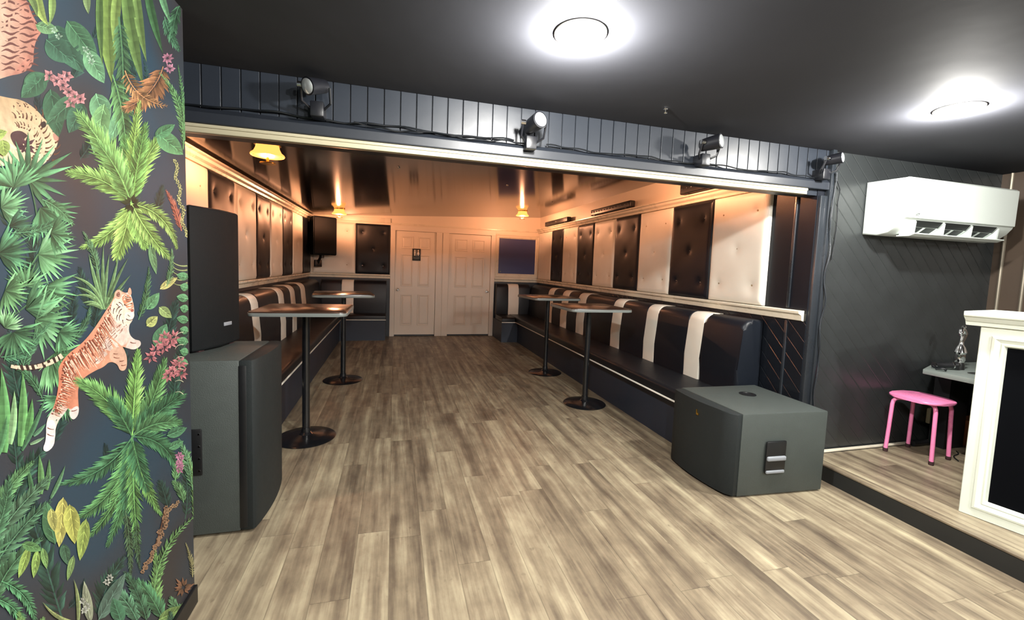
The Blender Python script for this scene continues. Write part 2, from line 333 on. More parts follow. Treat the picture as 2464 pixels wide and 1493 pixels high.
door(1, 0.022, 0.754, 0.075, 'cream six panel restroom door with a black sign')
door(2, 0.997, 1.80, 1.745, 'cream six panel door on the right of the pair')
b = MB()
for x0, x1 in ((-0.063, 0.02), (0.757, 0.86), (0.88, 0.995), (1.803, 1.884)):
    b.box(x0, x1, YB - 0.02, YB + 0.03, 0, 2.035, 0.005)
b.box(0.85, 0.89, YB - 0.006, YB + 0.03, 0, 2.03)
b.box(-0.063, 1.884, YB - 0.022, YB + 0.03, 1.944, 2.04, 0.005)
struct(b.build('trim_12', K['door'], smooth=False), 'cream casing around the pair of doors')
struct(MB().box(0.022, 1.8, YB + 0.05, YB + 0.1, 0, 2.0).build('wall_behind_doors', K['black_wall'], smooth=False))
# window beside the doors
o = struct(MB().box(1.955, 2.712, YB - 0.004, YB + 0.004, 1.215, 1.905).build('window_1', K['glass'], smooth=False), 'small dark window in a cream frame')
MB().frame(1.884, 2.775, 1.15, 1.985, [(0, YB), (0, YB - 0.02), (0.02, YB - 0.026), (0.035, YB - 0.02), (0.055, YB - 0.02), (0.075, YB - 0.008), (0.078, YB)]).build('window_frame', K['trim'], o, False)
MB().lathe([(0.012, 0), (0.012, 0.008), (0.004, 0.012)], (2.0, YB - 0.004, 1.26), 12, 'y').build('window_glint', K['chrome'], o)  # chrome dot standing in for the bright reflection on the pane
# restroom sign
s = thing('restroom_sign', 'small black restroom sign with white figures on the left door', 'sign', (0.40, YB + 0.002, 1.52))
MB().box(-0.075, 0.075, -0.006, 0.003, -0.11, 0.11, 0.004).build('sign_plate', K['sign'], s)
b = MB()
b.lathe([(0.013, 0), (0.013, 0.003)], (-0.03, -0.006, 0.077), 14, 'y').lathe([(0.013, 0), (0.013, 0.003)], (0.032, -0.006, 0.077), 14, 'y')
b.prism([(-0.045, 0.06), (-0.015, 0.06), (-0.017, 0.02), (-0.022, -0.02), (-0.038, -0.02), (-0.043, 0.02)], -0.009, -0.005, 'y').prism([(0.022, 0.06), (0.042, 0.06), (0.055, 0.005), (0.04, 0.005), (0.038, -0.02), (0.026, -0.02), (0.024, 0.005), (0.009, 0.005)], -0.009, -0.005, 'y')
b.box(-0.003, 0.001, -0.009, -0.005, -0.025, 0.09)
b.build('restroom_symbol', K['sign_white'], s, False)
b = MB()
for k in range(9): b.lathe([(0.003, 0), (0.003, 0.002)], (-0.05 + 0.0125 * k, -0.006, -0.06), 8, 'y')
for k in range(6): b.lathe([(0.002, 0), (0.002, 0.002)], (-0.03 + 0.0125 * k, -0.006, -0.08), 8, 'y')
b.build('braille', K['sign_white'], s, False)

# ------------------------------------------------------------------ tufted wall panels
def panel(label, place, u0, u1, white, cat='wall panel', h0=RAIL + 0.002, h1=PT - 0.002):
    w = u1 - u0; h = h1 - h0; nu, nv = 34, 44; T = 0.042
    pts = [(0.2, 0.17), (0.8, 0.17), (0.5, 0.5), (0.2, 0.83), (0.8, 0.83)]
    me = MB(); g = []
    def dep(u, v):
        e = min(u, w - u, v, h - v); d = T * (1 - math.exp(-max(e, 0) / 0.012)) * 0.55 + T * 0.45
        r = 0
        for a, c in pts:
            q = math.hypot(u - a * w, v - c * h); r += math.exp(-(q / 0.022) ** 1.3) * 0.018 + math.exp(-(q / 0.09) ** 2) * 0.005
        r += 0.0008 * math.sin(u * 23 + v * 9) * math.sin(v * 17 + u0 * 5)
        return max(d - r, 0.008)
    def mapp(u, v, d):
        return {'L': (XL + 0.002 + d, u0 + u, h0 + v), 'R': (XR - 0.002 - d, u0 + u, h0 + v), 'B': (u0 + u, YB - 0.002 - d, h0 + v)}[place]
    us = [0.003] + [w * (i + 0.5) / nu for i in range(nu)] + [w - 0.003]; vs = [0.003] + [h * (i + 0.5) / nv for i in range(nv)] + [h - 0.003]
    rim = lambda u, v: mapp(u, v, 0)
    for v in vs: g.append([me.bm.verts.new(mapp(u, v, dep(u, v))) for u in us])
    for a, b in zip(g, g[1:]):
        for k in range(len(us) - 1): me.bm.faces.new((a[k], a[k + 1], b[k + 1], b[k]))
    loop = g[0][:-1] + [r[-1] for r in g[:-1]] + g[-1][:0:-1] + [r[0] for r in g[:0:-1]]
    base = []
    for q in loop:
        c = list(q.co)
        if place == 'B': c[1] = YB - 0.002
        else: c[0] = XL + 0.002 if place == 'L' else XR - 0.002
        base.append(me.bm.verts.new(c))
    n = len(loop)
    for k in range(n): me.bm.faces.new((loop[k], loop[(k + 1) % n], base[(k + 1) % n], base[k]))
    t = thing('upholstered_panel', label, cat, group='tufted vinyl panels on the lounge walls')
    me.build('cushion', K['cream_vinyl'] if white else K['black_vinyl'], t)
    for a, c in pts:
        u, v = a * w, c * h; p = mapp(u, v, dep(u, v) - 0.002); ax = 'y' if place == 'B' else 'x'
        bb = MB(); prof = [(0.013, -0.003), (0.013, 0.003), (0.009, 0.008), (0.003, 0.0105)]
        if place == 'L': prof = [(r, -hh) for r, hh in prof]
        bb.lathe(prof, p, 14, ax).build('button', K['button_cream'] if white else K['button_dark'], t)
    return t
rp = [2.712, 3.321, 3.913, 4.518, 5.101, 5.713, 6.276, 6.883, 7.441, 8.15]
rl = ['cream tufted panel at the near end of the right lounge wall', 'black tufted panel nearest the opening on the right lounge wall', 'cream tufted panel second from the near end of the right wall',
      'black tufted panel second from the opening on the right wall', 'cream tufted panel in the middle of the right lounge wall', 'black tufted panel third from the opening on the right wall',
      'cream tufted panel second from the back on the right wall', 'black tufted panel nearest the window on the right wall', 'cream tufted panel in the back corner beside the window']
for k in range(9): panel(rl[k], 'R', rp[k] + 0.001, rp[k + 1] - 0.001, k % 2 == 0)
lp = [3.28, 3.909, 4.492, 5.114, 5.638, 6.226, 6.801, 7.501, 8.18]
ll = ['cream tufted panel above the upright speaker on the left wall', 'black tufted panel behind the upright speaker top on the left wall', 'cream tufted panel just right of the upright speaker on the left wall',
      'black tufted panel above the nearer left table', 'cream tufted panel between two narrow black ones on the left wall', 'black tufted panel second from the back corner of the left wall', 'cream tufted panel beside the corner speaker on the left wall', 'black tufted panel in the back left corner beside the hanging speaker']
for k in range(8): panel(ll[k], 'L', lp[k] + 0.001, lp[k + 1] - 0.001, k % 2 == 0)
panel('cream tufted panel behind the hanging corner speaker on the back wall', 'B', -1.36, -0.664, True)
panel('black tufted panel on the back wall left of the restroom door', 'B', -0.66, -0.068, False)

# ------------------------------------------------------------------ benches
def backrest(x_or_y, s, a, b, white, parent, along='y', z0=0.44, z1=1.03, th=0.20, bev=0.012):
    """one channel of a backrest: rounded top cross-section extruded from a to b. x_or_y = wall side, s = direction away from wall"""
    w0 = x_or_y; w0 = w0 + s * 0.004; prof = [(w0, z0), (w0 + s * (th + 0.03), z0), (w0 + s * (th + 0.028), z0 + 0.2)]
    fx = w0 + s * th; R = 0.085
    for k in range(9):
        t = PI / 2 * k / 8; prof.append((fx - s * R + s * R * math.cos(t), z1 - R + R * math.sin(t)))
    prof.append((w0, z1))
    m = MB().prism(prof, a + 0.0015, b - 0.0015, along, bev, 5 if bev > 0.02 else 3)
    o = m.build('backrest_panel', K['cream_vinyl'] if white else K['black_vinyl_back'], parent)
    if white: o['label'] = 'cream backrest stripe'
    return o
def cushion(parent, prof_pts, a, b, along):
    return MB().prism(prof_pts, a, b, along, 0.008, 2).build('seat_cushion', K['black_vinyl_seat'], parent)
def seatprof(w0, w1, z0=0.372, z1=0.455, r=0.03):
    s = 1 if w1 > w0 else -1
    pr = [(w0, z0), (w1, z0), (w1, z1 - r)]
    for k in range(1, 6):
        t = PI / 2 * k / 5; pr.append((w1 - s * r + s * r * math.cos(t), z1 - r + r * math.sin(t)))
    return pr + [(w0, z1 + 0.0)]
rb = thing('banquette_bench', 'long black bench with cream striped back along the right lounge wall', 'bench', (0, 0, 0), group='built-in lounge benches')
MB().box(2.18, 2.76, 2.76, 8.21, 0, 0.362).box(1.885, 2.18, 7.5, 8.21, 0, 0.362).build('bench_base', K['base_blue'], rb, False)
cushion(rb, seatprof(2.60, 2.13), 2.74, 7.99, 'y'); cushion(rb, seatprof(7.99, 7.45), 1.875, 2.12, 'x')
MB().box(2.122, 2.14, 2.74, 7.45, 0.360, 0.372, 0.002).box(1.872, 2.14, 7.442, 7.46, 0.360, 0.372, 0.002).build('edge_trim', K['led'], rb)
wc = [(3.13, 3.33), (3.80, 4.0), (4.50, 4.72), (5.50, 5.76), (6.12, 6.38), (6.76, 7.02)]
e = 2.695
for a, c in wc: backrest(XR, -1, e, a, False, rb, bev=0.035 if e < 2.8 else 0.012); backrest(XR, -1, a, c, True, rb); e = c
backrest(XR, -1, e, 8.0, False, rb)
for a, c, wt in ((1.90, 2.13, 0), (2.13, 2.34, 1), (2.34, 2.56, 0)): backrest(YB, -1, a, c, wt, rb, 'x', th=0.18)
lb = thing('banquette_bench', 'long black bench with cream striped back along the left lounge wall', 'bench', (0, 0, 0), group='built-in lounge benches')
MB().box(-1.41, -0.87, 2.95, 8.21, 0, 0.362).box(-0.87, -0.13, 7.80, 8.21, 0, 0.362).build('bench_base', K['base_blue'], lb, False)
cushion(lb, seatprof(-1.22, -0.85), 2.93, 7.99, 'y'); cushion(lb, seatprof(8.02, 7.75), -0.84, -0.12, 'x')
MB().box(-0.86, -0.842, 2.93, 7.75, 0.360, 0.372, 0.002).box(-0.86, -0.117, 7.742, 7.76, 0.360, 0.372, 0.002).build('edge_trim', K['led'], lb)
wc = [(4.31, 4.52), (5.26, 5.50), (5.83, 6.08), (6.45, 6.75)]; e = 2.95
for a, c in wc: backrest(XL, 1, e, a, False, lb); backrest(XL, 1, a, c, True, lb); e = c
backrest(XL, 1, e, 8.0, False, lb)
for a, c, wt in ((-1.2, -0.87, 0), (-0.87, -0.67, 1), (-0.67, -0.12, 0)): backrest(YB, -1, a, c, wt, lb, 'x', th=0.18)

# ------------------------------------------------------------------ tables
def rrect(w, d, r, n=6, c=(0, 0)):
    pts = []
    for sx, sy, a0 in ((1, 1, 0), (-1, 1, PI / 2), (-1, -1, PI), (1, -1, 3 * PI / 2)):
        for k in range(n + 1):
            a = a0 + PI / 2 * k / n; pts.append((c[0] + sx * (w / 2 - r) + r * math.cos(a), c[1] + sy * (d / 2 - r) + r * math.sin(a)))
    return pts
tb = thing('pedestal_table', 'nearer square bar table beside the left bench', 'table', (-0.63, 3.53, 0), group='bar height pedestal tables')
tt = MB().prism(rrect(0.62, 0.62, 0.045), 0.975, 1.003, 'z', 0.004, 2).build('tabletop', K['tabletop'], tb)
MB().prism(rrect(0.63, 0.63, 0.05), 0.972, 0.996, 'z', 0.006, 2).build('edge_band', K['tableedge'], tt)
MB().tube([(0, 0, 0.03), (0, 0, 0.975)], 0.027, 20).lathe([(0.14, 0.955), (0.14, 0.972)], seg=24).build('pole', K['steel_black'], tb)
MB().lathe([(0.212, 0), (0.215, 0.006), (0.205, 0.013), (0.12, 0.022), (0.05, 0.034), (0.034, 0.05), (0.032, 0.08)], seg=48).build('base_plate', K['steel_black'], tb)
dup(tb, (-0.54, 5.2, 0), 'farther square bar table beside the left bench', 0.12)
dup(tb, (1.90, 3.98, 0), 'nearer square bar table beside the right bench')
dup(tb, (1.93, 5.27, 0), 'farther square bar table beside the right bench', 0.1)

# ------------------------------------------------------------------ speakers
# subwoofer lying by the right bench
t = thing('subwoofer', 'big dark grey subwoofer lying at the near end of the right bench', 'speaker', (2.33, 2.40, 0))
def bow(x0, x1, y0, y1, bulge, ch, n=8, s=-1):
    """footprint: back at x1, bowed front at x0 (front side s), chamfered corners"""
    pts = [(x1, y0), (x1, y1), (x0 - s * ch * 0.6, y1)]
    for k in range(n + 1):
        f = k / n; y = y1 - ch - (y1 - y0 - 2 * ch) * f; pts.append((x0 + s * bulge * math.sin(PI * f), y))
    pts.append((x0 - s * ch * 0.6, y0)); return pts
cb = MB().prism([(-0.275, -0.30), (0.345, -0.335), (0.37, 0.275), (-0.275, 0.285)], 0.008, 0.53, 'z', 0.008, 2)
cab = cb.build('cabinet', K['spk'], t)
pts = [(-0.27, -0.296), (-0.27, 0.28), (-0.335, 0.275)] + [(-0.348 - 0.022 * math.sin(PI * k / 8), 0.255 - 0.46 * k / 8) for k in range(9)] + [(-0.335, -0.262), (-0.305, -0.298)]
MB().prism(pts, 0.012, 0.526, 'z', 0.006, 2).build('grille', K['grille'], t)
# recessed side handle
cutter = None
hd = MB().box(-0.085, 0.06, -0.3335, -0.318, 0.15, 0.355, 0.01).build('handle_recess', K['spk_dark'], t, loc=(0, 0.0, 0), rz=0)
hd.rotation_euler = (0, 0, -0.056); hd.location = (0, -0.0, 0)
hb = MB().box(-0.08, 0.055, -0.345, -0.325, 0.232, 0.262, 0.009, 3).box(-0.08, 0.052, -0.340, -0.325, 0.152, 0.172, 0.006, 3).build('handle_grip', K['handle'], t, rz=-0.056)
MB().lathe([(0.055, 0.527), (0.055, 0.533), (0.035, 0.535), (0.03, 0.531)], (0.10, 0.06, 0), 28).build('pole_socket', K['spk_dark'], t)
MB().prism([(-0.03, 0.435), (-0.008, 0.435), (-0.008, 0.47), (-0.013, 0.47), (-0.015, 0.448), (-0.03, 0.448)], -0.375, -0.365, 'x').build('badge', K['gold'], t, False)
for sx, sy in ((-0.22, -0.27), (0.33, -0.28), (0.33, 0.27), (-0.22, 0.28)): MB().lathe([(0.02, 0), (0.02, 0.009)], (sx, sy, 0), 14).build('foot', K['rubber'], t)
# upright subwoofer left
t = thing('subwoofer', 'tall dark grey subwoofer standing by the mural wall', 'speaker', (-0.98, 2.59, 0))
MB().box(-0.36, 0.27, -0.272, 0.272, 0.014, 0.872, 0.008).build('cabinet', K['spk'], t)
pts = [(0.272, 0.272), (0.272, -0.268), (0.305, -0.274), (0.325, -0.272)] + [(0.328 + 0.03 * math.sin(PI * (k + 0.7) / 10), -0.26 + 0.50 * k / 8) for k in range(9)] + [(0.32, 0.27)]
MB().prism(pts, 0.016, 0.872, 'z', 0.006, 2).build('grille', K['grille'], t)
MB().box(0.268, 0.302, -0.2745, -0.262, 0.03, 0.845, 0.003).build('side_groove', K['spk_dark'], t)
h_ = MB().box(0.0, 0.112, -0.2765, -0.262, 0.315, 0.545, 0.006).build('handle_recess', K['spk_dark'], t)
for zz in (0.34, 0.40, 0.46, 0.52): MB().lathe([(0.004, 0), (0.004, 0.002)], (0.1, -0.2765, zz), 10, 'y').build('screw', K['chrome'], h_)
for sx, sy in ((-0.3, -0.22), (0.25, -0.22), (0.25, 0.22), (-0.3, 0.22)): MB().lathe([(0.02, 0), (0.02, 0.015)], (sx, sy, 0), 14).build('foot', K['rubber'], t)
# loudspeaker on it
ang = -0.26
t = thing('loudspeaker', 'black full range loudspeaker standing on the upright subwoofer', 'speaker', (-0.915, 2.66, 0.872), ang)
def cabinet(w, dfront, dback, taper):
    return [(-dback, -w / 2 + taper), (-dback, w / 2 - taper), (0, w / 2), (dfront * 0.6, w / 2 - 0.02), (dfront, w / 4), (dfront * 1.05, 0), (dfront, -w / 4), (dfront * 0.6, -w / 2 + 0.02), (0, -w / 2)]
MB().prism([(-0.3, -0.11), (-0.3, 0.11), (-0.02, 0.19), (-0.02, -0.19)], 0.012, 0.735, 'z', 0.02, 3).build('cabinet', K['spk_black'], t)
MB().prism([(-0.022, -0.186), (-0.022, 0.186), (0.0, 0.19), (0.016, 0.12), (0.022, 0), (0.016, -0.12), (0.0, -0.19)], 0.008, 0.74, 'z', 0.014, 3).build('grille', K['grille_black'], t)
MB().prism([(-0.026, 0.186), (-0.026, 0.199), (-0.008, 0.199), (-0.008, 0.19)], 0.03, 0.7, 'z', 0.003, 2).build('edge_strip', K['handle'], t)
MB().box(0.02, 0.025, 0.02, 0.085, 0.115, 0.135, 0.002).build('badge', K['handle'], t)
for sy in (-0.12, 0.12): MB().box(-0.28, 0.0, sy - 0.02 if sy < 0 else sy - 0.02, sy + 0.02, 0, 0.016, 0.004).build('foot', K['rubber'], t)
# far corner speaker
t = thing('loudspeaker', 'black loudspeaker hanging high in the back left corner', 'speaker', (-1.11, 7.86, 1.44), -0.95)
MB().prism([(-0.28, -0.12), (-0.28, 0.12), (0, 0.2), (0.02, 0), (0, -0.2)], 0, 0.64, 'z', 0.02, 3).build('cabinet', K['spk_black'], t)
MB().prism([(0.0, -0.19), (0.0, 0.19), (0.02, 0.19), (0.035, 0), (0.02, -0.19)], 0.015, 0.625, 'z', 0.02, 3).build('grille', K['grille_black'], t)
MB().tube([(-0.15, 0, 0.02), (-0.16, 0, -0.04), (-0.22, 0, -0.1), (-0.24, 0, -0.14)], 0.022, 12).lathe([(0.03, -0.05), (0.03, 0.0)], (-0.1, 0, 0), 14).box(-0.26, -0.22, -0.06, 0.06, -0.2, -0.08, 0.006).build('wall_bracket', K['spk_dark'], t)

# ------------------------------------------------------------------ light bars on the right wall ledge
def bar_light(label, y0, y1, dz=0.085, w=0.075, z=2.118):
    t = thing('light_bar', label, 'light bar', (XR - 0.07, (y0 + y1) / 2, z), group='black light bars on the right wall ledge')
    h = (y1 - y0) / 2
    MB().box(-w / 2, w / 2, -h, h, 0.004, dz, 0.014, 3).build('housing', K['spk_dark'], t)
    n = 14; b = MB()
    for k in range(n): b.lathe([(0.009, 0), (0.009, 0.003), (0.004, 0.006)], (-w / 2, -h + 2 * h * (k + 0.5) / n, dz * 0.55), 10, 'x')
    b.build('lens_row', K['button_dark'], t)
    for s_ in (-1, 1): MB().box(-w / 2 + 0.005, w / 2 - 0.005, s_ * h * 0.8 - 0.02, s_ * h * 0.8 + 0.02, 0, 0.008).build('bracket', K['spk_dark'], t)
bar_light('black light bar farthest back on the right wall ledge', 6.58, 7.65)
bar_light('long black light bar in the middle of the right wall ledge', 4.65, 5.72)
bar_light('larger black light bar nearest the opening on the right wall ledge', 2.75, 3.72, 0.105, 0.085)

# ------------------------------------------------------------------ lamps
def alight(name, kind, energy, col, parent, loc, size=0.1):
    l = D.lights.new(name, kind); l.energy = energy; l.color = col
    if kind == 'AREA': l.shape = 'DISK'; l.size = size
    else: l.shadow_soft_size = size
    o = D.objects.new(name, l); COL.objects.link(o); o.parent = parent; o.location = loc; return o
t = thing('ceiling_light', 'round glowing white ceiling light in the middle of the front room', 'ceiling light', (0.65, 1.555, ZC), group='round white ceiling lights')
MB().lathe([(0.096, 0.002), (0.096, -0.005), (0.088, -0.010), (0.078, -0.010)], seg=48).build('ring', K['lamp_ring'], t)
MB().lathe([(0.079, -0.008), (0.078, -0.016), (0.062, -0.026), (0.035, -0.032), (0.01, -0.034)], seg=48).build('diffuser', K['white_lamp'], t)
alight('lamp', 'POINT', W_DOWN, (1.0, 0.975, 0.92), t, (0, 0, -0.05), 0.03)
dup(t, (2.70, 1.575, ZC), 'round glowing white ceiling light in front of the white air conditioner')
dup(t, (0.65, 0.25, ZC), 'added unseen white ceiling light overhead, left of the nearer two behind the viewer')  # this and the next three: added out of view to light room and back wall
dup(t, (2.70, -0.35, ZC), 'added unseen white ceiling light overhead, right of the nearer two behind the viewer')
dup(t, (0.65, -1.2, ZC), 'added unseen white ceiling light left of the farther two behind the viewer')
dup(t, (2.70, -1.7, ZC), 'added unseen white ceiling light right of the farther two behind the viewer')
lc = [((-0.865, 3.46), 'amber glass ceiling light nearest the opening on the left'), ((-0.83, 7.30), 'amber glass ceiling light at the back left near the corner speaker'),
      ((2.09, 7.15), 'amber glass ceiling light at the back right above the window'), ((2.12, 3.40), 'amber glass ceiling light on the right hidden behind the header')]
t0 = None
for (x, y), lab in lc:
    if t0 is None:
        t0 = t = thing('amber_light', lab, 'ceiling light', (x, y, zl(x)), group='amber ceiling lights in the lounge')
        MB().lathe([(0.085, 0.01), (0.085, -0.008), (0.07, -0.01)], seg=36).build('canopy', K['gold'], t)
        MB().lathe([(0.072, -0.008), (0.076, -0.03), (0.088, -0.055), (0.106, -0.07), (0.109, -0.078), (0.104, -0.084), (0.09, -0.08)], seg=44).build('glass_shade', K['amber_lamp'], t)
        MB().lathe([(0.09, -0.083), (0.05, -0.088), (0.02, -0.09)], seg=36).build('bottom_glass', K['amber_core'], t)
        MB().lathe([(0.05, -0.135), (0.05, -0.128), (0.01, -0.122), (0.008, -0.09)], seg=28).build('bottom_cap', K['gold'], t)
        alight('lamp', 'POINT', W_AMBER, (1.0, 0.41, 0.2), t, (0, 0, -0.108), 0.014)
    else: dup(t0, (x, y, zl(x)), lab)

# stage spotlights along the header
def spot(label, x, z, aim, tilt, cabled=True, s=1.0):
    t = thing('stage_light', label, 'stage light', (x, YO - 0.03, z), group='small stage spotlights along the header')
    R = Matrix.Rotation(aim, 3, 'Z') @ Matrix.Rotation(PI / 2 + tilt, 3, 'X')   # lens along -y rotated
    o = Vector((0.0, -0.10, 0.03))
    MB().lathe([(0.02 * s, -0.085 * s), (0.04 * s, -0.075 * s), (0.046 * s, -0.02 * s), (0.05 * s, 0.05 * s), (0.052 * s, 0.06 * s), (0.046 * s, 0.062 * s)], o, 24, R=R).build('lamp_housing', K['lamp_body'], t)
    MB().lathe([(0.043 * s, 0.055 * s), (0.043 * s, 0.064 * s), (0.03 * s, 0.070 * s), (0.01 * s, 0.073 * s)], o, 24, R=R).build('lens', K['lens'], t)
    MB().tube([(-0.062, -0.1, 0.03), (-0.062, -0.07, -0.03), (-0.03, -0.035, -0.05), (0.03, -0.035, -0.05), (0.062, -0.07, -0.03), (0.062, -0.1, 0.03)], 0.006, 8).box(-0.03, 0.03, -0.06, 0.03, -0.09, -0.02, 0.006).build('yoke', K['lamp_body'], t)
    MB().tube([(-0.075, -0.1, 0.03), (-0.05, -0.1, 0.03)], 0.013, 12).build('knob', K['chrome'], t)
    return t
spot('dim stage spotlight at the left end of the header', -0.36, 2.13, -0.7, 0.35, s=0.75)
spot('stage spotlight with bright lens in the middle of the header', 0.70, 2.09, 0.3, -0.15, s=0.85)
spot('stage spotlight right of the middle on the header', 1.80, 2.11, 0.55, -0.1, s=0.85)
spot('stage spotlight in the corner above the post', 2.74, 2.11, 0.45, -0.1, s=0.7)
# cables along the ledge
def wob(x0, x1, y, z, amp, n=60, ph=0.0):
    return [(x0 + (x1 - x0) * k / n, y - 0.008 * math.sin(k * 0.9 + ph), z + amp * math.sin(k * 0.35 + ph) + amp * 0.4 * math.sin(k * 1.1 + ph)) for k in range(n + 1)]
tag(MB().tube(wob(-1.3, 0.62, YO - 0.022, 2.05, 0.006), 0.0045, 8).build('cable', K['cable']), 'black cable running along the header ledge left of the middle spotlight', 'cable')
tag(MB().tube(wob(-0.2, 0.68, YO - 0.036, 2.036, 0.007, 40, 1.5), 0.004, 8).build('cable', K['cable']), 'second black cable looping under the middle spotlight', 'cable')
tag(MB().tube(wob(0.8, 2.80, YO - 0.03, 2.043, 0.006, 70, 0.6), 0.004, 8).build('cable', K['cable']), 'black cable along the header ledge right of the middle spotlight', 'cable')
pc = [(2.86 + 0.012 * math.sin(k * 0.8), YO - 0.05 - 0.006 * math.cos(k * 1.1), 2.08 - 2.0 * k / 40) for k in range(36)]
tag(MB().tube(pc, 0.005, 8).build('cable', K['post']), 'dark cable bundle hanging down the corner post', 'cable')
pc = [(2.89 + 0.008 * math.sin(k * 0.6 + 1), YO - 0.012, 2.1 - 1.5 * k / 40) for k in range(41)]
tag(MB().tube([(2.885, YO - 0.02, 2.10), (2.95, YO - 0.02, 1.98)] + [(2.95 + 0.01 * math.sin(k), YO - 0.012, 1.9 - 0.1 * k) for k in range(5)], 0.0035, 8).build('cable', K['cable']), 'thin black cable on the diagonal boards beside the post', 'cable')
tag(MB().lathe([(0.012, 0), (0.012, -0.006), (0.005, -0.008), (0.004, -0.02), (0.009, -0.026), (0.003, -0.03)], (1.374, 2.08, ZC), 14).build('ceiling_hook', K['chrome']), 'tiny shiny hook on the black ceiling', 'hook')
for (x, y), lab in (((0.03, 4.05), 'tiny shiny screw on the lounge ceiling left of centre'), ((1.2, 4.75), 'tiny shiny screw on the lounge ceiling near the middle'), ((2.2, 6.0), 'tiny shiny screw on the lounge ceiling near the right wall')):
    tag(MB().lathe([(0.012, 0.002), (0.012, -0.005), (0.005, -0.012)], (x, y, zl(x)), 12).build('ceiling_screw', K['chrome']), lab, 'screw')

# ------------------------------------------------------------------ air conditioner
t = thing('air_conditioner', 'white wall mounted air conditioner on the black stage wall', 'air conditioner', (3.21, YO, 1.69))
pr = [(0, 0.0), (-0.10, -0.012), (-0.165, 0.005), (-0.215, 0.045), (-0.243, 0.085), (-0.255, 0.13), (-0.258, 0.345), (-0.245, 0.358), (0, 0.365)]
MB().prism(pr, 0, 1.12, 'x', 0.014, 3).build('body', K['ac'], t)
MB().prism([(-0.262, 0.10), (-0.264, 0.35), (-0.25, 0.362), (-0.24, 0.362), (-0.24, 0.09)], 0.022, 1.10, 'x', 0.006, 3).build('front_cover', K['ac'], t)
sl = MB()
for k in range(3):
    a = 0.14 + 0.275 * k
    sl.prism([(-0.219, 0.050), (-0.245, 0.088), (-0.235, 0.092), (-0.20, 0.055)], a, a + 0.245, 'x')
    sl.prism([(-0.170, 0.0135), (-0.213, 0.047), (-0.205, 0.055), (-0.165, 0.03)], a + 0.01, a + 0.11, 'x'); sl.prism([(-0.170, 0.0135), (-0.213, 0.047), (-0.205, 0.055), (-0.165, 0.03)], a + 0.14, a + 0.235, 'x')
# push the slots just proud of the shell
sl.build('air_slot', K['ac_dark'], t, False, loc=(0, -0.004, -0.003))
fl = MB().prism([(-0.150, -0.016), (-0.225, -0.018), (-0.262, -0.004), (-0.262, 0.002), (-0.222, -0.011), (-0.150, -0.009)], 0.11, 1.0, 'x', 0.002, 1)
for k in range(4): fl.prism([(-0.155, -0.012), (-0.24, -0.008), (-0.247, 0.08), (-0.22, 0.045), (-0.16, 0.004)], 0.125 + 0.275 * k, 0.14 + 0.275 * k, 'x')
fl.build('louver', K['ac'], t, False)
MB().box(0.095, 0.112, -0.268, -0.262, 0.118, 0.130).box(0.118, 0.123, -0.268, -0.262, 0.112, 0.13).box(0.118, 0.133, -0.268, -0.262, 0.126, 0.13).build('badge', K['ac_grey'], t, False)

# ------------------------------------------------------------------ stage
t = thing('stage_platform', 'low black stage with wood look floor behind the subwoofer', 'stage', (0, 0, 0))
MB().box(XS, XE, -2.0, YO - 0.045, 0.0, ZST - 0.012).build('riser', K['riser'], t, False)
MB().box(XS - 0.008, XE, -2.0, YO - 0.042, ZST - 0.012, ZST, 0.003).build('deck', K['floor'], t, False)
struct(MB().box(2.9, 4.13, YO - 0.04, YO - 0.012, ZST, ZST + 0.014, 0.004).build('baseboard_stage', K['trim']), 'thin cream strip at the foot of the stage wall')
struct(MB().box(XE - 0.2, XE - 0.17, 1.2, YO - 0.05, ZST, ZST + 0.03, 0.004).build('baseboard_right', K['trim']), 'cream strip on the stage floor by the right wall')
# stool
t = thing('stool', 'pink metal stool with four bent legs on the stage', 'stool', (3.655, 2.155, ZST), 0)
seat = []
for k in range(40):
    a = 2 * PI * k / 40; c_, s_ = math.cos(a), math.sin(a)
    seat.append((0.155 * math.copysign(abs(c_) ** 0.55, c_), 0.150 * math.copysign(abs(s_) ** 0.55, s_) * (1 - 0.06 * math.cos(2 * a))))
MB().prism(seat, 0.418, 0.436, 'z', 0.007, 3).build('seat', K['pink'], t)
for (lx, ly) in ((-0.136, 0.108), (0.135, 0.134), (-0.069, -0.136), (0.169, -0.096)):
    top = Vector((lx * 0.45, ly * 0.45, 0.408)); kx, ky = lx * 0.93, ly * 0.93
    pts = [top, (lx * 0.7, ly * 0.7, 0.408), (lx * 0.84, ly * 0.84, 0.400), (lx * 0.9, ly * 0.9, 0.385), (kx, ky, 0.36), (lx * 0.96, ly * 0.96, 0.2), (lx, ly, 0.02)]
    o = MB().tube(pts, 0.0125, 14).build('leg', K['pink'], t)
    MB().lathe([(0.014, 0), (0.016, 0.01), (0.015, 0.026)], (lx, ly, 0), 14).build('rubber_foot', K['rubber'], o)
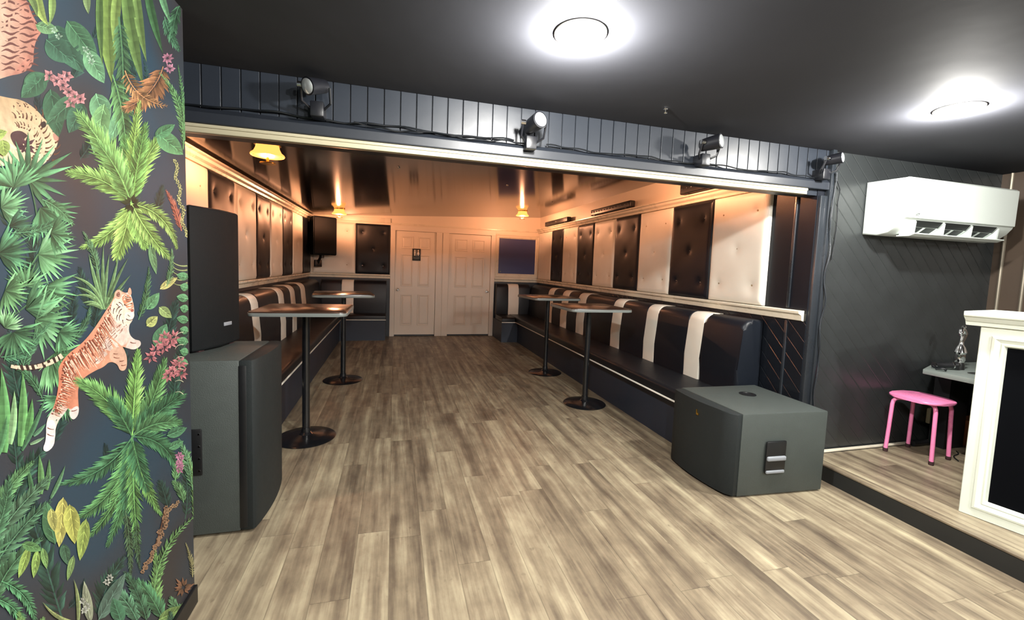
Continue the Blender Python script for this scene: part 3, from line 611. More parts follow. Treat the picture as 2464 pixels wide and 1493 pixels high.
# desk
t = thing('desk', 'grey topped desk with black base behind the white bar front', 'desk', (3.66, 0.9, ZST))
MB().prism([(0, 0), (0.93, 0), (0.93, 1.41), (0.34, 1.41), (0, 1.27)], 0.60, 0.635, 'z', 0.004, 2).build('desktop', K['desk'], t)
MB().box(0.36, 0.57, 1.30, 1.40, 0.0, 0.60).box(0.60, 0.92, 0.1, 1.1, 0.25, 0.60).build('desk_base', K['desk_black'], t, False)
for sx, sy in ((0.08, 0.08), (0.03, 0.93)): MB().box(sx, sx + 0.03, sy, sy + 0.03, 0, 0.598, 0.003).build('leg', K['handle'], t)
zt = ZST + 0.635
t = thing('microphone', 'dark cylindrical microphone lying on the grey desk', 'microphone', (3.82, 2.13, zt + 0.031), 0.0)
dirv = Vector((0.062, -0.03, 0.006))
MB().tube([-dirv, dirv * 0.5], 0.021, 20).build('body', K['desk_black'], t)
MB().tube([-dirv * 1.12, -dirv], 0.024, 20).build('end_cap', K['chrome'], t)
MB().tube([dirv * 0.5, dirv * 0.62], 0.024, 20).build('collar', K['chrome'], t)
MB().tube([dirv * 0.62, dirv * 0.9, dirv * 1.15], [0.024, 0.026, 0.014], 20).build('mesh_head', K['spk_dark'], t)
t = thing('gooseneck_stand', 'small chrome gooseneck fixture standing on the grey desk', 'stand', (3.95, 2.13, zt), 0)
MB().lathe([(0.032, 0), (0.03, 0.03), (0.026, 0.05)], seg=20).build('base', K['spk_dark'], t)
MB().lathe([(0.024, 0.05), (0.032, 0.07), (0.028, 0.11), (0.036, 0.125), (0.026, 0.16), (0.014, 0.18), (0.012, 0.21)], seg=20).tube([(0, 0, 0.2), (0.012, 0, 0.235), (0.018, 0, 0.26), (0.0, -0.004, 0.285), (-0.022, -0.008, 0.290)], [0.013, 0.017, 0.02, 0.015, 0.012], 14).build('neck', K['chrome'], t)
MB().tube([(-0.022, -0.008, 0.30), (-0.035, -0.01, 0.285), (-0.040, -0.012, 0.262), (-0.036, -0.012, 0.245)], [0.012, 0.015, 0.014, 0.008], 12).lathe([(0.012, 0.296), (0.016, 0.308), (0.010, 0.318)], (-0.008, -0.006, 0), 14).build('head', K['chrome'], t)
tag(MB().tube([(3.70 + 0.006 * k, 2.12 - 0.05 * math.sin(k * 0.5), zt + 0.009 + 0.012 * abs(math.sin(k * 0.8))) for k in range(12)], 0.006, 8).build('cable', K['cable']), 'short black cable coiled on the corner of the desk', 'cable')
tag(MB().lathe([(0.04, 0), (0.045, 0.006), (0.02, 0.012)], (3.86, 1.98, zt), 20).build('metal_dish', K['chrome']), 'small shiny metal disc on the desk edge', 'dish')
tag(MB().box(4.28, 4.59, 2.14, 2.31, ZST, ZST + 0.2, 0.004).build('cardboard_box', K['card']), 'orange brown cardboard box under the desk', 'box')
t = thing('wall_outlet', 'beige outlet box on the black wall behind the stool', 'outlet', (4.11, YO, 0.32))
MB().box(-0.04, 0.05, -0.03, 0, -0.06, 0.06, 0.006).build('cover', K['beige'], t)
tag(MB().tube([(3.84, 2.29, ZST + 0.022), (3.99, 2.29, ZST + 0.022)], 0.021, 14).build('foam_tube', K['spk_dark']), 'short dark tube lying on the stage behind the stool', 'tube')
tag(MB().tube([(3.86 + 0.03 * k, 2.02 + 0.02 * k + 0.02 * math.sin(k * 0.8), ZST + 0.005) for k in range(8)], 0.004, 8).build('cable', K['cable']), 'thin dark cable lying on the stage between the stool and the desk', 'cable')

# ------------------------------------------------------------------ white framed bar front
ba = math.atan(0.21)
t = thing('bar_counter', 'white framed bar counter with black panel standing on the stage', 'bar counter', (3.03, 1.56, ZST), -(PI / 2 - ba))
LN = 1.25; H_ = 1.147 - ZST
# local: +x runs along the counter towards the camera, -y faces the dance floor
MB().box(0.005, LN - 0.005, 0.03, 0.32, 0.0, H_ - 0.002).build('carcass', K['bar_white'], t, False)
MB().frame(0, LN, 0, H_, [(0, 0.03), (0, 0.0), (0.003, -0.004), (0.045, -0.004), (0.05, -0.010), (0.060, -0.012), (0.068, -0.006), (0.080, 0.0), (0.086, -0.004), (0.094, -0.002), (0.102, 0.018), (0.102, 0.03)]).build('frame', K['bar_white'], t, False)
MB().box(0.09, LN - 0.09, 0.016, 0.031, 0.09, H_ - 0.09).build('panel', K['bar_black'], t, False)
pr = [(0.34, H_), (-0.02, H_), (-0.02, H_ + 0.018), (-0.03, H_ + 0.024), (-0.045, H_ + 0.044), (-0.058, H_ + 0.050), (-0.06, H_ + 0.056), (-0.06, H_ + 0.076), (0.36, H_ + 0.076)]
b = MB().prism([(p[0], p[1]) for p in pr], -0.055, LN + 0.03, 'x', 0.003, 1); b.build('countertop', K['bar_white'], t, False)

# ------------------------------------------------------------------ the jungle mural (flat paper on the left wall)
def wallpt(u, v, lift):
    """where a point of the wallpaper, measured off the photograph, lies on the wall plane"""
    r = CF + CR * ((u - CX) / FPX) + CU * ((CY - v) / FPX); k = (MX - CO.x) / r.x
    q = CO + r * k; return Vector((MX + lift, min(q.y, MY), max(0.08, min(q.z, ZC))))
class Mural:
    def __init__(s): s.V = []; s.F = []; s.C = []; s.layer = 0.0002
    def up(s): s.layer += 0.000004
    def face(s, pts, cols):
        n = len(s.V); j = random.random() * 0.000012
        for p in pts: s.V.append(wallpt(p[0], p[1], s.layer + j))
        s.F.append(tuple(range(n, n + len(pts))))
        for c in (cols if isinstance(cols, list) else [cols] * len(pts)): s.C.append(c)
def sh(c, f): return tuple(max(0, min(255, v * f)) for v in c)
def mixc(a, b, t): return tuple(x + (y - x) * t for x, y in zip(a, b))
MU = Mural()
def bez(p0, p1, bend, t):
    mx_, my_ = (p0[0] + p1[0]) / 2, (p0[1] + p1[1]) / 2; dx, dy = p1[0] - p0[0], p1[1] - p0[1]
    cx, cy = mx_ - dy * bend, my_ + dx * bend
    x = (1 - t) ** 2 * p0[0] + 2 * t * (1 - t) * cx + t * t * p1[0]; y = (1 - t) ** 2 * p0[1] + 2 * t * (1 - t) * cy + t * t * p1[1]
    tx = 2 * (1 - t) * (cx - p0[0]) + 2 * t * (p1[0] - cx); ty = 2 * (1 - t) * (cy - p0[1]) + 2 * t * (p1[1] - cy); l = math.hypot(tx, ty) or 1
    return x, y, tx / l, ty / l
def kite(p, d, ln, w, col, tipf=1.25):
    dx, dy = d; q = (p[0] + dx * ln, p[1] + dy * ln); m = (p[0] + dx * ln * 0.4, p[1] + dy * ln * 0.4)
    a = (m[0] - dy * w, m[1] + dx * w); b = (m[0] + dy * w, m[1] - dx * w)
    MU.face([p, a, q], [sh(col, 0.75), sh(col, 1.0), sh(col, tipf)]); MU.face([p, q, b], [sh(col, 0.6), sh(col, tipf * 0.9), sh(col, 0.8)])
def line(p0, p1, w, col, bend=0.0, n=10, w1=None):
    w1 = w if w1 is None else w1; pr = None
    for k in range(n + 1):
        t = k / n; x, y, tx, ty = bez(p0, p1, bend, t); ww = w + (w1 - w) * t
        cur = ((x - ty * ww, y + tx * ww), (x + ty * ww, y - tx * ww))
        if pr: MU.face([pr[0], pr[1], cur[1], cur[0]], col)
        pr = cur
def frond(p0, p1, bend, Lf, col, n=30, ang=42, wf=0.13, spine=None):
    MU.up(); ln0 = math.hypot(p1[0] - p0[0], p1[1] - p0[1])
    for k in range(n):
        t = 0.06 + 0.94 * k / (n - 1); x, y, tx, ty = bez(p0, p1, bend, t)
        prof = math.sin(PI * min(1, 0.12 + 0.86 * t ** 0.75)) ** 0.7 * 0.9 + 0.12
        for s_ in (-1, 1):
            a = math.radians(ang * (1 - 0.45 * t) + random.uniform(-7, 7)) * s_
            d = (tx * math.cos(a) - ty * math.sin(a), tx * math.sin(a) + ty * math.cos(a)); l = Lf * prof * random.uniform(0.8, 1.12)
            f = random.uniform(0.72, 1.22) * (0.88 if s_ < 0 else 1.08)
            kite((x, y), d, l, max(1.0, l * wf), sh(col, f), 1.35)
    MU.up(); line(p0, p1, max(1.2, ln0 * 0.008), sh(spine or col, 1.25), bend, 12, 0.5)
def fan(c, R, a0, a1, n, col, stem=None):
    MU.up()
    if stem: line(stem, c, 1.8, sh(col, 0.8), 0.08)
    for k in range(n):
        a = math.radians(a0 + (a1 - a0) * k / (n - 1) + random.uniform(-2, 2)); l = R * random.uniform(0.82, 1.1)
        kite(c, (math.cos(a), -math.sin(a)), l, l * 0.055 + 1.2, sh(col, random.uniform(0.55, 1.15)), 1.75)
def ovate(p0, p1, w, col, veins=5, bend=0.0):
    MU.up(); n = 10; Lp = []; Rp = []; Cp = []
    for k in range(n + 1):
        t = k / n; x, y, tx, ty = bez(p0, p1, bend, t); ww = w * math.sin(PI * t ** 0.8) ** 0.8 if 0 < t < 1 else 0
        Lp.append((x - ty * ww, y + tx * ww)); Rp.append((x + ty * ww, y - tx * ww)); Cp.append((x, y))
    for k in range(n):
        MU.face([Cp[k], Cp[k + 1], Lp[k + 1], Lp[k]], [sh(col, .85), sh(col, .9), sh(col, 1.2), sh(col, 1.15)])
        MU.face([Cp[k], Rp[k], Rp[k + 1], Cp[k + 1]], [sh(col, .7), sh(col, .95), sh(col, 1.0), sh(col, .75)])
    MU.up(); line(p0, p1, max(.8, w * .035), sh(col, 1.4), bend, 8, .4)
    for k in range(veins):
        t = (k + 1) / (veins + 1.5); i = int(t * n); j = min(n, i + 2)
        for S_ in (Lp, Rp): line(Cp[i], mixc(Cp[j], S_[j], .85), .7, sh(col, 1.25), 0, 2, .3)
def blade(p0, p1, w, col, bend=0.0):
    MU.up(); n = 9; pr = None
    for k in range(n + 1):
        t = k / n; x, y, tx, ty = bez(p0, p1, bend, t); ww = w * (math.sin(PI * (0.18 + 0.82 * t)))
        cur = ((x - ty * ww, y + tx * ww), (x, y), (x + ty * ww, y - tx * ww))
        if pr:
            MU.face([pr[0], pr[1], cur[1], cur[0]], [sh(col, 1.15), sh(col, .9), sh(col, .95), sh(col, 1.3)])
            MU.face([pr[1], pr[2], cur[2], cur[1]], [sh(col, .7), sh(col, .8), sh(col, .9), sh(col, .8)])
        pr = cur
def flower(c, R, col, n=9, pet=0.26):
    MU.up()
    for k in range(n):
        a = 2 * PI * k / n + random.uniform(-.25, .25); r0 = R * .15
        kite((c[0] + r0 * math.cos(a), c[1] + r0 * math.sin(a)), (math.cos(a), math.sin(a)), R * random.uniform(.7, 1.1), R * pet, sh(col, random.uniform(.85, 1.15)), 1.15)
def blob(pts, col, grad=None):
    """filled outline: fan of triangles from its centroid, so it also takes concave shapes reasonably"""
    for _ in range(2):
        q = []
        for a, b_ in zip(pts, list(pts[1:]) + [pts[0]]): q += [mixc(a, b_, .25), mixc(a, b_, .75)]
        pts = q
    bm = bmesh.new(); vs = [bm.verts.new((p[0], p[1], 0)) for p in pts]; f = bm.faces.new(vs)
    r = bmesh.ops.triangulate(bm, faces=[f]); MU.up()
    for q in bm.faces:
        P_ = [(v.co.x, v.co.y) for v in q.verts]; MU.face(P_, [grad(p) if grad else col for p in P_])
    bm.free()
G1, G2, G3, G4, GY = (78, 138, 84), (112, 168, 84), (54, 104, 78), (96, 160, 110), (150, 180, 76)
DG = (44, 84, 70)
# distant dark foliage
for (a, c, l) in (((60, 1000), (20, 800), 40), ((30, 740), (90, 560), 45), ((20, 560), (60, 330), 50), ((330, 200), (300, 20), 40), ((150, 1493), (60, 1180), 60), ((30, 1250), (110, 1080), 50), ((420, 980), (450, 800), 30), ((445, 1250), (430, 1080), 26), ((240, 1493), (300, 1340), 40), ((40, 1130), (5, 960), 40)):
    frond(a, c, random.uniform(-.2, .2), l, DG, 20)
for k in range(26):
    x_ = random.uniform(0, 440); y_ = random.uniform(60, 1480)
    frond((x_, y_), (x_ + random.uniform(-50, 50), y_ - random.uniform(60, 130)), random.uniform(-.3, .3), random.uniform(18, 34), mixc(DG, (30, 52, 58), random.uniform(.2, .8)), 16)
# ---- top tiger (back) and its head
blob([(-70, -10), (62, -10), (74, 30), (88, 55), (101, 76), (88, 92), (80, 120), (80, 160), (50, 178), (20, 182), (-70, 215)], (196, 122, 100), lambda p: mixc((214, 190, 160), (196, 118, 98), min(1, max(0, (p[0] + 10) / 40))))
MU.up()
for k in range(13):
    y = -8 + 14.5 * k
    for x0, x1, ph in ((2, 46, 0), (46, 92, 5)):
        q = None
        for m_ in range(9):
            t = m_ / 8; x_ = x0 + (x1 - x0) * t; yy = y + ph + 3.5 * math.sin(t * 7 + k * 1.7); w_ = 0.6 + 2.6 * math.sin(PI * t) * random.uniform(.8, 1.1)
            cur = ((x_, yy - w_), (x_, yy + w_))
            if q: MU.face([q[0], q[1], cur[1], cur[0]], (118, 62, 54))
            q = cur
    line((-40, y + 8), (0, y + 2), 1.6, (150, 112, 92), -.1, 5, .6)
blob([(-70, 215), (20, 236), (52, 240), (86, 262), (110, 292), (136, 312), (141, 338), (130, 366), (104, 398), (84, 404), (52, 392), (20, 400), (-70, 400)], (226, 190, 134), lambda p: mixc((204, 164, 116), (236, 210, 168), min(1, max(0, (p[1] - 240) / 140))))
MU.up()
for k in range(16):
    a0 = math.radians(100 - 9.5 * k); cx_, cy_ = 46, 350
    for r0, r1 in ((42, 58), (66, 84), (90, 104)):
        f = .95 if abs(a0) < 1.2 else .8; aj = a0 + random.uniform(-.05, .05)
        line((cx_ + r0 * f * math.cos(aj), cy_ - r0 * math.sin(aj)), (cx_ + r1 * f * math.cos(aj + .12), cy_ - r1 * math.sin(aj + .12)), 2.4, (112, 66, 46), .3, 5, .6)
blob([(20, 322), (44, 312), (66, 324), (74, 346), (52, 362), (34, 352)], (84, 54, 58)); flower((62, 352), 24, (92, 52, 64), 9, .2)
blob([(96, 296), (108, 290), (112, 304), (100, 310)], (60, 44, 40)); blob([(126, 318), (141, 326), (140, 340), (128, 338)], (206, 140, 120))
for k in range(12):
    a = math.radians(150 + 14 * k); MU.up(); line((30, 350), (30 + 60 * math.cos(a), 350 - 60 * math.sin(a) * .5), 1.3, (232, 220, 190), .1, 5, .5)
# leaves around it
for p0, p1, w, c in (((120, 60), (200, 175), 30, G3), ((160, 50), (235, 150), 26, (66, 120, 80)), ((110, 95), (175, 150), 28, G3), ((85, 60), (140, 75), 15, (100, 150, 96)), ((205, 120), (250, 200), 22, G4), ((55, 205), (120, 185), 24, (60, 116, 80)),
                     ((110, 180), (50, 235), 26, (56, 110, 76)), ((120, 215), (140, 330), 26, (50, 100, 70)), ((190, 230), (110, 300), 24, (58, 108, 76)), ((230, 225), (255, 310), 26, G4), ((200, 250), (165, 320), 24, G3), ((250, 250), (225, 370), 24, (108, 170, 100)), ((300, 250), (262, 345), 18, G4)):
    ovate(p0, p1, w, c)
for c in ((118, 182), (135, 195), (150, 205), (165, 222), (180, 232), (192, 238), (170, 246), (148, 190), (160, 182)): flower(c, 15, (206, 128, 134), 6, .38)
for c in ((130, 72), (140, 88), (205, 118), (214, 134), (220, 148)): flower(c, 9, (150, 190, 160), 5, .35)
blade((90, -20), (116, 62), 12, GY, .2); blade((122, -20), (118, 60), 9, (130, 168, 80), -.12); blade((205, -20), (212, 34), 9, (120, 150, 90)); blade((60, -20), (88, 42), 8, (110, 140, 70), -.2)
for x0, x1, y1, w, c in ((262, 268, 200, 24, (112, 146, 58)), (300, 345, 210, 16, (96, 134, 62)), (325, 352, 150, 11, (104, 140, 66)), (350, 392, 130, 10, (60, 110, 64)), (285, 275, 120, 12, (126, 160, 70)), (380, 412, 60, 8, G4), (240, 246, 160, 9, (84, 122, 56))):
    blade((x0, -40), (x1, y1), w, c, .04)
frond((285, 40), (292, 330), -.05, 34, (66, 112, 70), 30); frond((270, 180), (300, 400), -.1, 40, (84, 140, 78), 26)
frond((395, 40), (430, 120), .1, 24, (66, 120, 86), 14); frond((432, 10), (415, 90), .1, 26, (60, 110, 76), 14)
# brown frond
frond((392, 160), (298, 262), -.25, 44, (170, 108, 66), 24, 55); frond((300, 170), (398, 255), .3, 26, (176, 120, 70), 18, 60)
flower((402, 140), 14, (196, 120, 150), 8, .3); flower((408, 165), 13, (204, 130, 160), 8, .3)
frond((438, 330), (385, 178), .22, 20, (92, 150, 84), 24); frond((440, 360), (428, 160), .06, 16, (76, 130, 74), 26)
# palm A
PA = (315, 490)
for p1, bd, l, c in (((300, 330), .02, 46, (84, 150, 70)), ((186, 272), .1, 56, (116, 176, 82)), ((335, 246), -.04, 34, (134, 186, 74)), ((398, 318), -.16, 44, (128, 184, 78)), ((164, 416), .22, 46, (118, 174, 78)), ((196, 596), -.22, 34, (128, 184, 80)), ((278, 622), -.05, 44, (142, 196, 82)), ((350, 596), .06, 36, (120, 180, 76)), ((408, 622), .08, 34, (136, 188, 84)), ((424, 596), -.32, 26, (138, 184, 84)), ((350, 300), -.02, 40, (96, 160, 70)), ((235, 345), .1, 46, (104, 166, 80))):
    frond(PA, p1, bd, l, c, 52, 44, .075)
MU.up(); flower(PA, 22, (40, 64, 40), 10, .25)
ovate((378, 322), (440, 372), 22, (88, 158, 100)); ovate((372, 330), (420, 300), 14, (70, 140, 90))
frond((436, 556), (400, 460), .08, 17, (186, 94, 76), 20, 40)
MU.up()
for k in range(22): MU.up() if k % 6 == 0 else None; flower((420 + k * 1.2 + 4 * math.sin(k), 388 + 8.5 * k), 5.5, (196, 200, 120), 5, .4)
for k in range(5): line((450, 640 + 10 * k), (405 + 3 * k, 618 + 16 * k), 1.8, (164, 184, 110), -.35, 8, .5)
# fan palms on the left
for c, R, a0, a1, st, col in (((66, 430), 115, -60, 200, (90, 560), (70, 134, 88)), ((0, 500), 70, -60, 80, None, (92, 160, 104)), ((95, 500), 90, -110, 10, (95, 680), (74, 140, 92)), ((-6, 610), 90, -50, 70, None, (60, 118, 80)), ((90, 612), 92, -70, 60, (20, 700), (92, 160, 100)), ((20, 545), 60, -20, 60, None, G3),
                              ((60, 690), 60, 0, 160, None, (84, 146, 92)), ((102, 692), 84, -100, 20, (30, 760), (78, 140, 90)), ((10, 700), 66, -100, 60, None, (90, 150, 92)), ((60, 745), 86, -30, 70, None, (70, 128, 84)), ((85, 770), 92, -80, 70, (60, 900), (88, 150, 96)), ((10, 790), 50, 0, 120, None, (110, 176, 110)), ((130, 850), 70, -130, 60, None, (84, 150, 90)), ((120, 860), 90, -110, -60, None, (88, 150, 92))):
    fan(c, R, a0, a1, 15, col, st)
# spiky plant
for k, (tx, ty) in enumerate(((212, 610), (230, 600), (248, 588), (262, 610), (285, 612), (308, 620), (315, 660), (300, 690), (222, 640))):
    blade((250, 745), (tx, ty), 4.2, sh((106, 154, 96), random.uniform(.8, 1.2)), random.uniform(-.1, .1))
for (tx, ty, bd) in ((166, 664, -.35), (180, 712, -.4), (176, 690, -.3), (196, 730, -.35), (205, 735, -.3)): blade((245, 745), (tx, ty), 4, (120, 168, 102), -bd)
frond((332, 770), (357, 645), .1, 17, (70, 120, 76), 24); ovate((360, 590), (375, 660), 9, (96, 146, 96))
for p0, p1, w, c in (((352, 745), (382, 705), 13, (90, 158, 104)), ((382, 740), (412, 765), 12, (140, 170, 96)), ((352, 785), (378, 762), 12, (176, 190, 100)), ((384, 696), (426, 668), 9, (190, 186, 104)), ((372, 835), (400, 780), 17, (84, 150, 104))):
    ovate(p0, p1, w, c, 4)
for k in range(9): ovate((452, 668 + 26 * k), (424 + (k % 2) * 8, 662 + 26 * k), 10, (92, 164, 108), 2)
for p0, p1, bd, l, c in (((20, 560), (150, 520), .2, 26, (66, 122, 84)), ((100, 480), (172, 540), -.15, 24, (80, 140, 92)), ((235, 660), (200, 560), .1, 18, (80, 130, 88)), ((50, 900), (120, 780), -.2, 26, (74, 132, 90)), ((0, 860), (90, 820), .2, 26, (60, 116, 80)), ((100, 960), (30, 880), .2, 22, (70, 128, 84)), ((170, 820), (215, 740), .2, 18, (64, 112, 78)), ((400, 690), (412, 600), .1, 14, (90, 140, 90))): frond(p0, p1, bd, l, c, 26, 42, .09)
for c, R, a0, a1 in (((30, 452), 80, 20, 160), ((120, 560), 60, -80, 60), ((30, 800), 70, -150, 20), ((140, 800), 56, -100, 40), ((150, 960), 60, 170, 300)): fan(c, R, a0, a1, 17, (76, 138, 90))
# ---- leaping tiger
line((148, 856), (24, 882), 6.5, (232, 208, 176), -.22, 16, 4); MU.up()
for k in range(9):
    x, y, tx, ty = bez((148, 856), (24, 882), -.22, .06 + .105 * k); line((x - 3, y - 7), (x + 2, y + 7), 3.6, (66, 44, 40), 0, 2)
TG = [(276, 705), (281, 712), (289, 700), (300, 706), (311, 702), (314, 712), (319, 727), (319, 764), (308, 786), (310, 806), (322, 818), (337, 820), (338, 833), (322, 843), (303, 838), (292, 834), (298, 842), (305, 862), (303, 891), (287, 894), (281, 876), (262, 870), (248, 884), (226, 893), (196, 912), (186, 934), (186, 960), (189, 997), (175, 1013), (165, 1002), (165, 978), (152, 998), (138, 1013), (130, 1040), (130, 1072), (111, 1090), (100, 1082), (109, 1061), (109, 1013), (125, 987), (135, 955), (141, 912), (137, 886), (159, 854), (196, 827), (223, 795), (250, 753), (271, 721)]
def tgc(p):
    if p[1] > 985 or p[0] > 300: return (238, 216, 206)
    return mixc((234, 128, 92), (240, 166, 130), min(1, max(0, (p[0] - 140) / 160)))
blob(TG, (232, 140, 106), tgc)
blob([(296, 722), (318, 730), (318, 764), (306, 788), (306, 826), (290, 834), (262, 846), (230, 884), (226, 860), (262, 800), (284, 770), (278, 745)], (240, 210, 196))
blob([(109, 1013), (133, 1010), (130, 1072), (111, 1090), (100, 1082), (109, 1061)], (244, 236, 238)); blob([(168, 985), (188, 975), (188, 997), (175, 1013), (166, 1002)], (238, 220, 218))
blob([(262, 842), (284, 834), (298, 842), (305, 862), (303, 891), (287, 894), (281, 876), (262, 868)], (232, 176, 146))
MU.up()
SP = [(283, 722), (262, 762), (236, 800), (206, 835), (170, 862), (152, 890), (150, 930), (140, 970), (128, 1000)]
for i in range(len(SP) - 1):
    for j in range(7):
        f = j / 7; x = SP[i][0] + (SP[i + 1][0] - SP[i][0]) * f; y = SP[i][1] + (SP[i + 1][1] - SP[i][1]) * f
        if i < 5: dx, dy, ln = .52, .85, (24, 40, 56, 58, 50)[i]
        else: dx, dy, ln = .9, .3, (34, 30, 24)[i - 5]
        for q, (w_, c_) in enumerate(((2.0, (150, 66, 46)), (1.7, (246, 214, 186)), (1.3, (176, 84, 58)))):
            l_ = ln * random.uniform(.55, 1.0); o_ = q * 2.6 + random.uniform(-1, 1); st = random.uniform(0, .25) * ln
            x0_, y0_ = x + dx * st + o_ * .8 - (9 if i < 5 else 8), y + dy * st + o_ * .6 - (6 if i < 5 else 0)
            line((x0_, y0_), (x0_ + dx * l_, y0_ + dy * l_), w_, c_, random.uniform(-.16, .16), 7, .4)
MU.up()
for k in range(40):
    t = k / 39; x, y, tx, ty = bez((300, 775), (238, 872), .12, t); o_ = random.uniform(-14, 8)
    line((x + o_, y + o_ * .4), (x + o_ - 8, y + o_ * .4 + random.uniform(4, 10)), 1.1, mixc((150, 84, 66), (210, 140, 116), random.random()), random.uniform(-.3, .3), 4, .4)
for (a, c) in (((268, 850), (282, 852)), ((272, 860), (286, 862)), ((286, 870), (300, 866)), ((290, 880), (302, 878)), ((312, 824), (326, 826)), ((112, 1030), (128, 1034)), ((112, 1045), (128, 1050)), ((170, 990), (184, 986))):
    line(a, c, 1.4, (150, 78, 58), .2, 4, .6)
# head: ears, ruff, brow, muzzle
blob([(268, 728), (276, 716), (296, 708), (312, 712), (320, 730), (322, 752), (318, 772), (306, 786), (288, 784), (272, 770), (264, 748)], (246, 226, 204))
blob([(290, 716), (300, 708), (313, 712), (319, 730), (321, 746), (310, 748), (300, 738)], (236, 140, 100))
blob([(273, 716), (275, 702), (284, 696), (292, 702), (292, 714), (284, 722)], (240, 178, 150)); blob([(278, 714), (279, 705), (285, 702), (288, 708), (286, 716)], (160, 96, 84))
blob([(304, 708), (310, 690), (315, 698), (315, 712)], (240, 160, 128))
blob([(296, 758), (308, 750), (321, 750), (322, 764), (312, 772), (300, 770)], (252, 240, 224)); blob([(312, 746), (321, 744), (320, 751), (314, 752)], (196, 96, 84))
MU.up()
for a, c, w_, b_ in (((297, 733), (304, 735), 1.9, .2), ((313, 731), (318, 732), 1.5, .1), ((302, 768), (319, 768), 1.3, .35), ((306, 758), (312, 762), .9, .2), ((300, 714), (314, 716), 1, .2), ((300, 719), (314, 721), 1, .2), ((302, 724), (313, 726), 1, .2), ((292, 744), (284, 756), 1.3, .3), ((288, 738), (278, 752), 1.3, .3), ((290, 756), (286, 772), 1.3, .3), ((282, 758), (280, 772), 1.3, .25), ((274, 742), (271, 756), 1.2, .2), ((294, 770), (296, 780), 1.2, .2), ((284, 728), (294, 738), 1.2, -.3), ((278, 732), (284, 740), 1.1, -.3)):
    line(a, c, w_, (96, 50, 46), b_, 6, .5)
# palm B
PB = (317, 1052)
for p1, bd, l, c in (((184, 916), .18, 52, (104, 172, 84)), ((332, 846), -.02, 42, (124, 196, 84)), ((395, 868), .1, 44, (92, 156, 84)), ((438, 950), -.06, 50, (62, 124, 80)), ((432, 1018), -.22, 40, (84, 150, 90)), ((420, 1120), -.35, 38, (62, 128, 82)), ((262, 960), .05, 40, (60, 120, 74)),
                     ((148, 1165), -.22, 38, (66, 130, 84)), ((178, 1250), -.28, 46, (82, 148, 82)), ((205, 1300), -.2, 34, (86, 150, 78)), ((258, 1312), -.1, 40, (74, 140, 80)), ((300, 1240), -.02, 42, (52, 112, 74)), ((330, 1330), .02, 36, (96, 164, 78)), ((385, 1238), .1, 34, (104, 166, 76)), ((352, 1180), .04, 40, (58, 124, 78))):
    frond(PB, p1, bd, l, c, 56, 42, .07)
for c in ((396, 812), (384, 826), (408, 824), (416, 812), (372, 845), (362, 860), (394, 836), (424, 882), (412, 896), (432, 872), (436, 898), (404, 905)): flower(c, 17, (222, 122, 132), 7, .22)
for k in range(6): line((440, 800 + 30 * k), (420, 815 + 26 * k), 1, (220, 220, 180), .4, 5, .3)
# left lower blades
for p0, p1, w, c in (((8, 1090), (0, 885), 13, (92, 170, 90)), ((22, 1070), (32, 940), 9, (140, 200, 130)), ((46, 1075), (52, 895), 11, (100, 176, 92)), ((60, 1060), (75, 960), 9, (86, 160, 80)), ((50, 1085), (108, 955), 6, (70, 130, 86)), ((-10, 1100), (14, 1000), 9, (80, 150, 90)), ((70, 1070), (106, 1052), 4, (130, 180, 130)), ((78, 1050), (108, 1020), 5, (90, 150, 110)), ((96, 1190), (92, 1095), 8, (96, 160, 86)), ((110, 1180), (116, 1105), 6, (90, 150, 86)), ((76, 1200), (62, 1120), 6, (70, 130, 80)), ((120, 1200), (155, 1120), 5, (90, 150, 100))):
    blade(p0, p1, w, c, .05)
for p0, p1, bd, l, c in (((-30, 1330), (120, 1150), -.1, 44, (80, 126, 92)), ((-30, 1260), (75, 1115), -.1, 36, (84, 140, 84)), ((-30, 1390), (115, 1210), -.1, 44, (72, 124, 88)), ((-20, 1300), (20, 1150), .1, 34, (66, 118, 80)), ((-20, 1460), (95, 1300), -.2, 40, (74, 130, 86))): frond(p0, p1, bd, l, c, 26)
for p0, p1, w, c in (((130, 1310), (110, 1210), 22, (74, 134, 86)), ((150, 1198), (140, 1318), 18, (196, 190, 84)), ((165, 1215), (178, 1310), 20, (184, 190, 76)), ((120, 1225), (128, 1280), 12, (176, 176, 84)), ((205, 1250), (190, 1350), 15, (150, 178, 72)), ((150, 1310), (160, 1360), 13, (64, 110, 80)), ((175, 1338), (160, 1398), 8, (120, 160, 84)), ((68, 1318), (42, 1392), 11, (144, 182, 74)), ((88, 1325), (78, 1392), 10, (136, 180, 76)), ((100, 1320), (110, 1370), 9, (110, 160, 80)), ((50, 1310), (100, 1325), 12, (90, 150, 80))):
    ovate(p0, p1, w, c, 4)
frond((300, 1230), (312, 1390), -.05, 20, (74, 110, 74), 26); frond((326, 1260), (335, 1370), .05, 18, (60, 96, 66), 18)
MU.up(); line((395, 1225), (345, 1372), 2, (110, 66, 46), -.1)
for k in range(30):
    x, y, tx, ty = bez((400, 1220), (342, 1375), -.12, k / 29); MU.up() if k % 10 == 0 else None
    flower((x + random.uniform(-9, 9) * (1 - k / 40), y + random.uniform(-3, 3)), 6, (176, 128, 92), 6, .45)
for k in range(8): flower((398 + 4 * k, 1232 - 3 * k + random.uniform(-3, 3)), 5, (190, 146, 104), 5, .45)
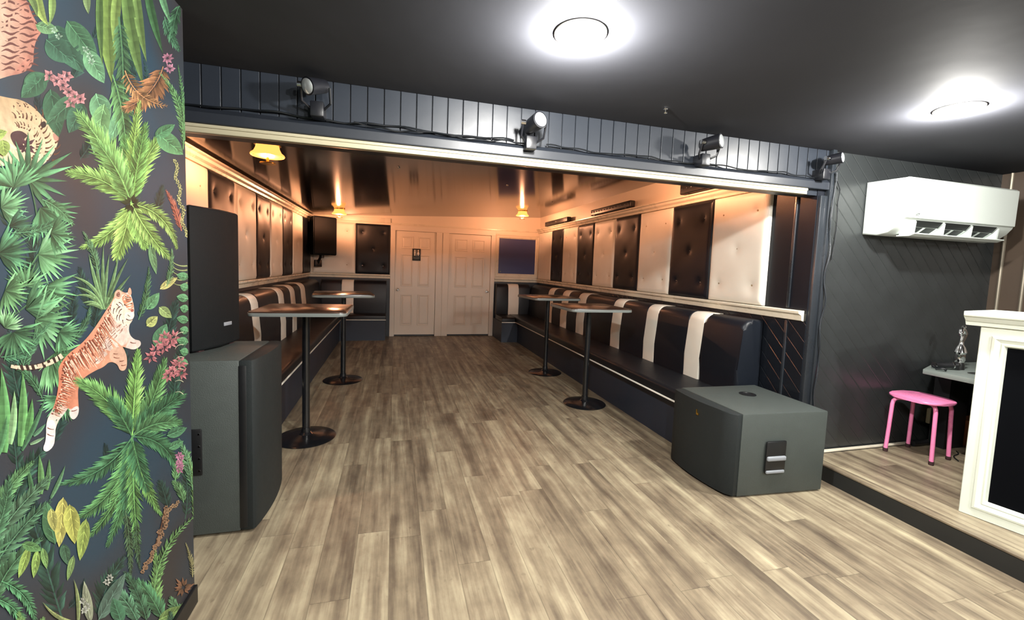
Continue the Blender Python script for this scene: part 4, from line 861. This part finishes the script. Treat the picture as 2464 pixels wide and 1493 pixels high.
for p0, p1, bd, l, c in (((375, 1470), (372, 1330), .03, 26, (112, 172, 84)), ((372, 1480), (468, 1242), -.28, 26, (100, 160, 84)), ((390, 1493), (330, 1400), .1, 36, (70, 140, 90)), ((330, 1500), (270, 1420), .15, 34, (84, 150, 110)), ((450, 1500), (410, 1440), -.1, 26, (86, 150, 96)), ((352, 1500), (300, 1380), .1, 30, (64, 120, 84)), ((420, 1160), (455, 1090), -.2, 22, (96, 164, 96)), ((440, 1210), (415, 1160), .2, 20, (90, 150, 90)), ((462, 1180), (430, 1060), .1, 22, (96, 164, 110)), ((466, 1250), (452, 1100), .1, 16, (110, 170, 90))): frond(p0, p1, bd, l, c, 24)
for k in range(5): flower((430 + 2 * (k % 2), 1098 + 8 * k), 11, (222, 130, 176), 7, .3)
for p0, p1, w, c in (((235, 1493), (300, 1380), 18, (86, 124, 108)), ((215, 1500), (200, 1400), 12, (150, 160, 130)), ((380, 1493), (448, 1460), 14, (128, 174, 84)), ((290, 1500), (270, 1440), 18, (64, 130, 92)), ((400, 1050), (448, 1030), 12, (74, 140, 96)), ((405, 1080), (440, 1062), 10, (80, 150, 100))): ovate(p0, p1, w, c, 4)
for bd, tx, ty in ((-.3, 118, 1493), (-.25, 100, 1450), (-.3, 130, 1475)): blade((185, 1500), (tx, ty), 5, (160, 176, 100), bd)
blade((185, 1500), (175, 1395), 5, (150, 170, 100), .1)
for p0, p1, l in (((0, 1400), (82, 1500), 26), ((-20, 1440), (60, 1520), 24)): frond(p0, p1, -.3, l, (76, 150, 96), 22, 50)
flower((440, 1415), 24, (160, 104, 72), 12, .16); frond((462, 1390), (446, 1310), .1, 12, (150, 144, 90), 16)
for c in ((196, 1448), (208, 1460), (200, 1470), (255, 1402), (262, 1392)): flower(c, 9, (190, 196, 184), 6, .35)
# the pattern carries on past the picture's edge
for k in range(46):
    if k < 30: x_, y_ = random.uniform(-520, -40), random.uniform(-150, 1700)
    else: x_, y_ = random.uniform(-60, 430), random.uniform(1540, 1640)
    R_ = 60 if k < 30 else 44
    if k % 3 == 0: fan((x_, y_), R_ * 1.3, random.uniform(0, 90), random.uniform(150, 260), 15, (78, 140, 92))
    elif k % 3 == 1:
        for a in range(7): frond((x_, y_), (x_ + R_ * 1.6 * math.cos(a * .9), y_ - R_ * 1.6 * math.sin(a * .9)), random.uniform(-.2, .2), R_ * .5, random.choice((G1, G2, G3, G4)), 24, 44, .09)
    else:
        for a in range(5): ovate((x_ + 12 * a, y_), (x_ + 12 * a + R_ * math.cos(a * 1.2), y_ - R_ * math.sin(a * 1.2) - 20), R_ * .28, random.choice((G1, G3, GY)), 4)
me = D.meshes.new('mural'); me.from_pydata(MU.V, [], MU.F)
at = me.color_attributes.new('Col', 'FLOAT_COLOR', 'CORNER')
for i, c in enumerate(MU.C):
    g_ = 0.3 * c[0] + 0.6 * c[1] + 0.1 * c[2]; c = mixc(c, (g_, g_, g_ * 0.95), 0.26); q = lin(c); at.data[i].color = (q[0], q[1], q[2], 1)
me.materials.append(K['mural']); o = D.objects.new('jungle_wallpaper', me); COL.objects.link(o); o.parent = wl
o['label'] = 'jungle pattern of palms, flowers and two tigers'
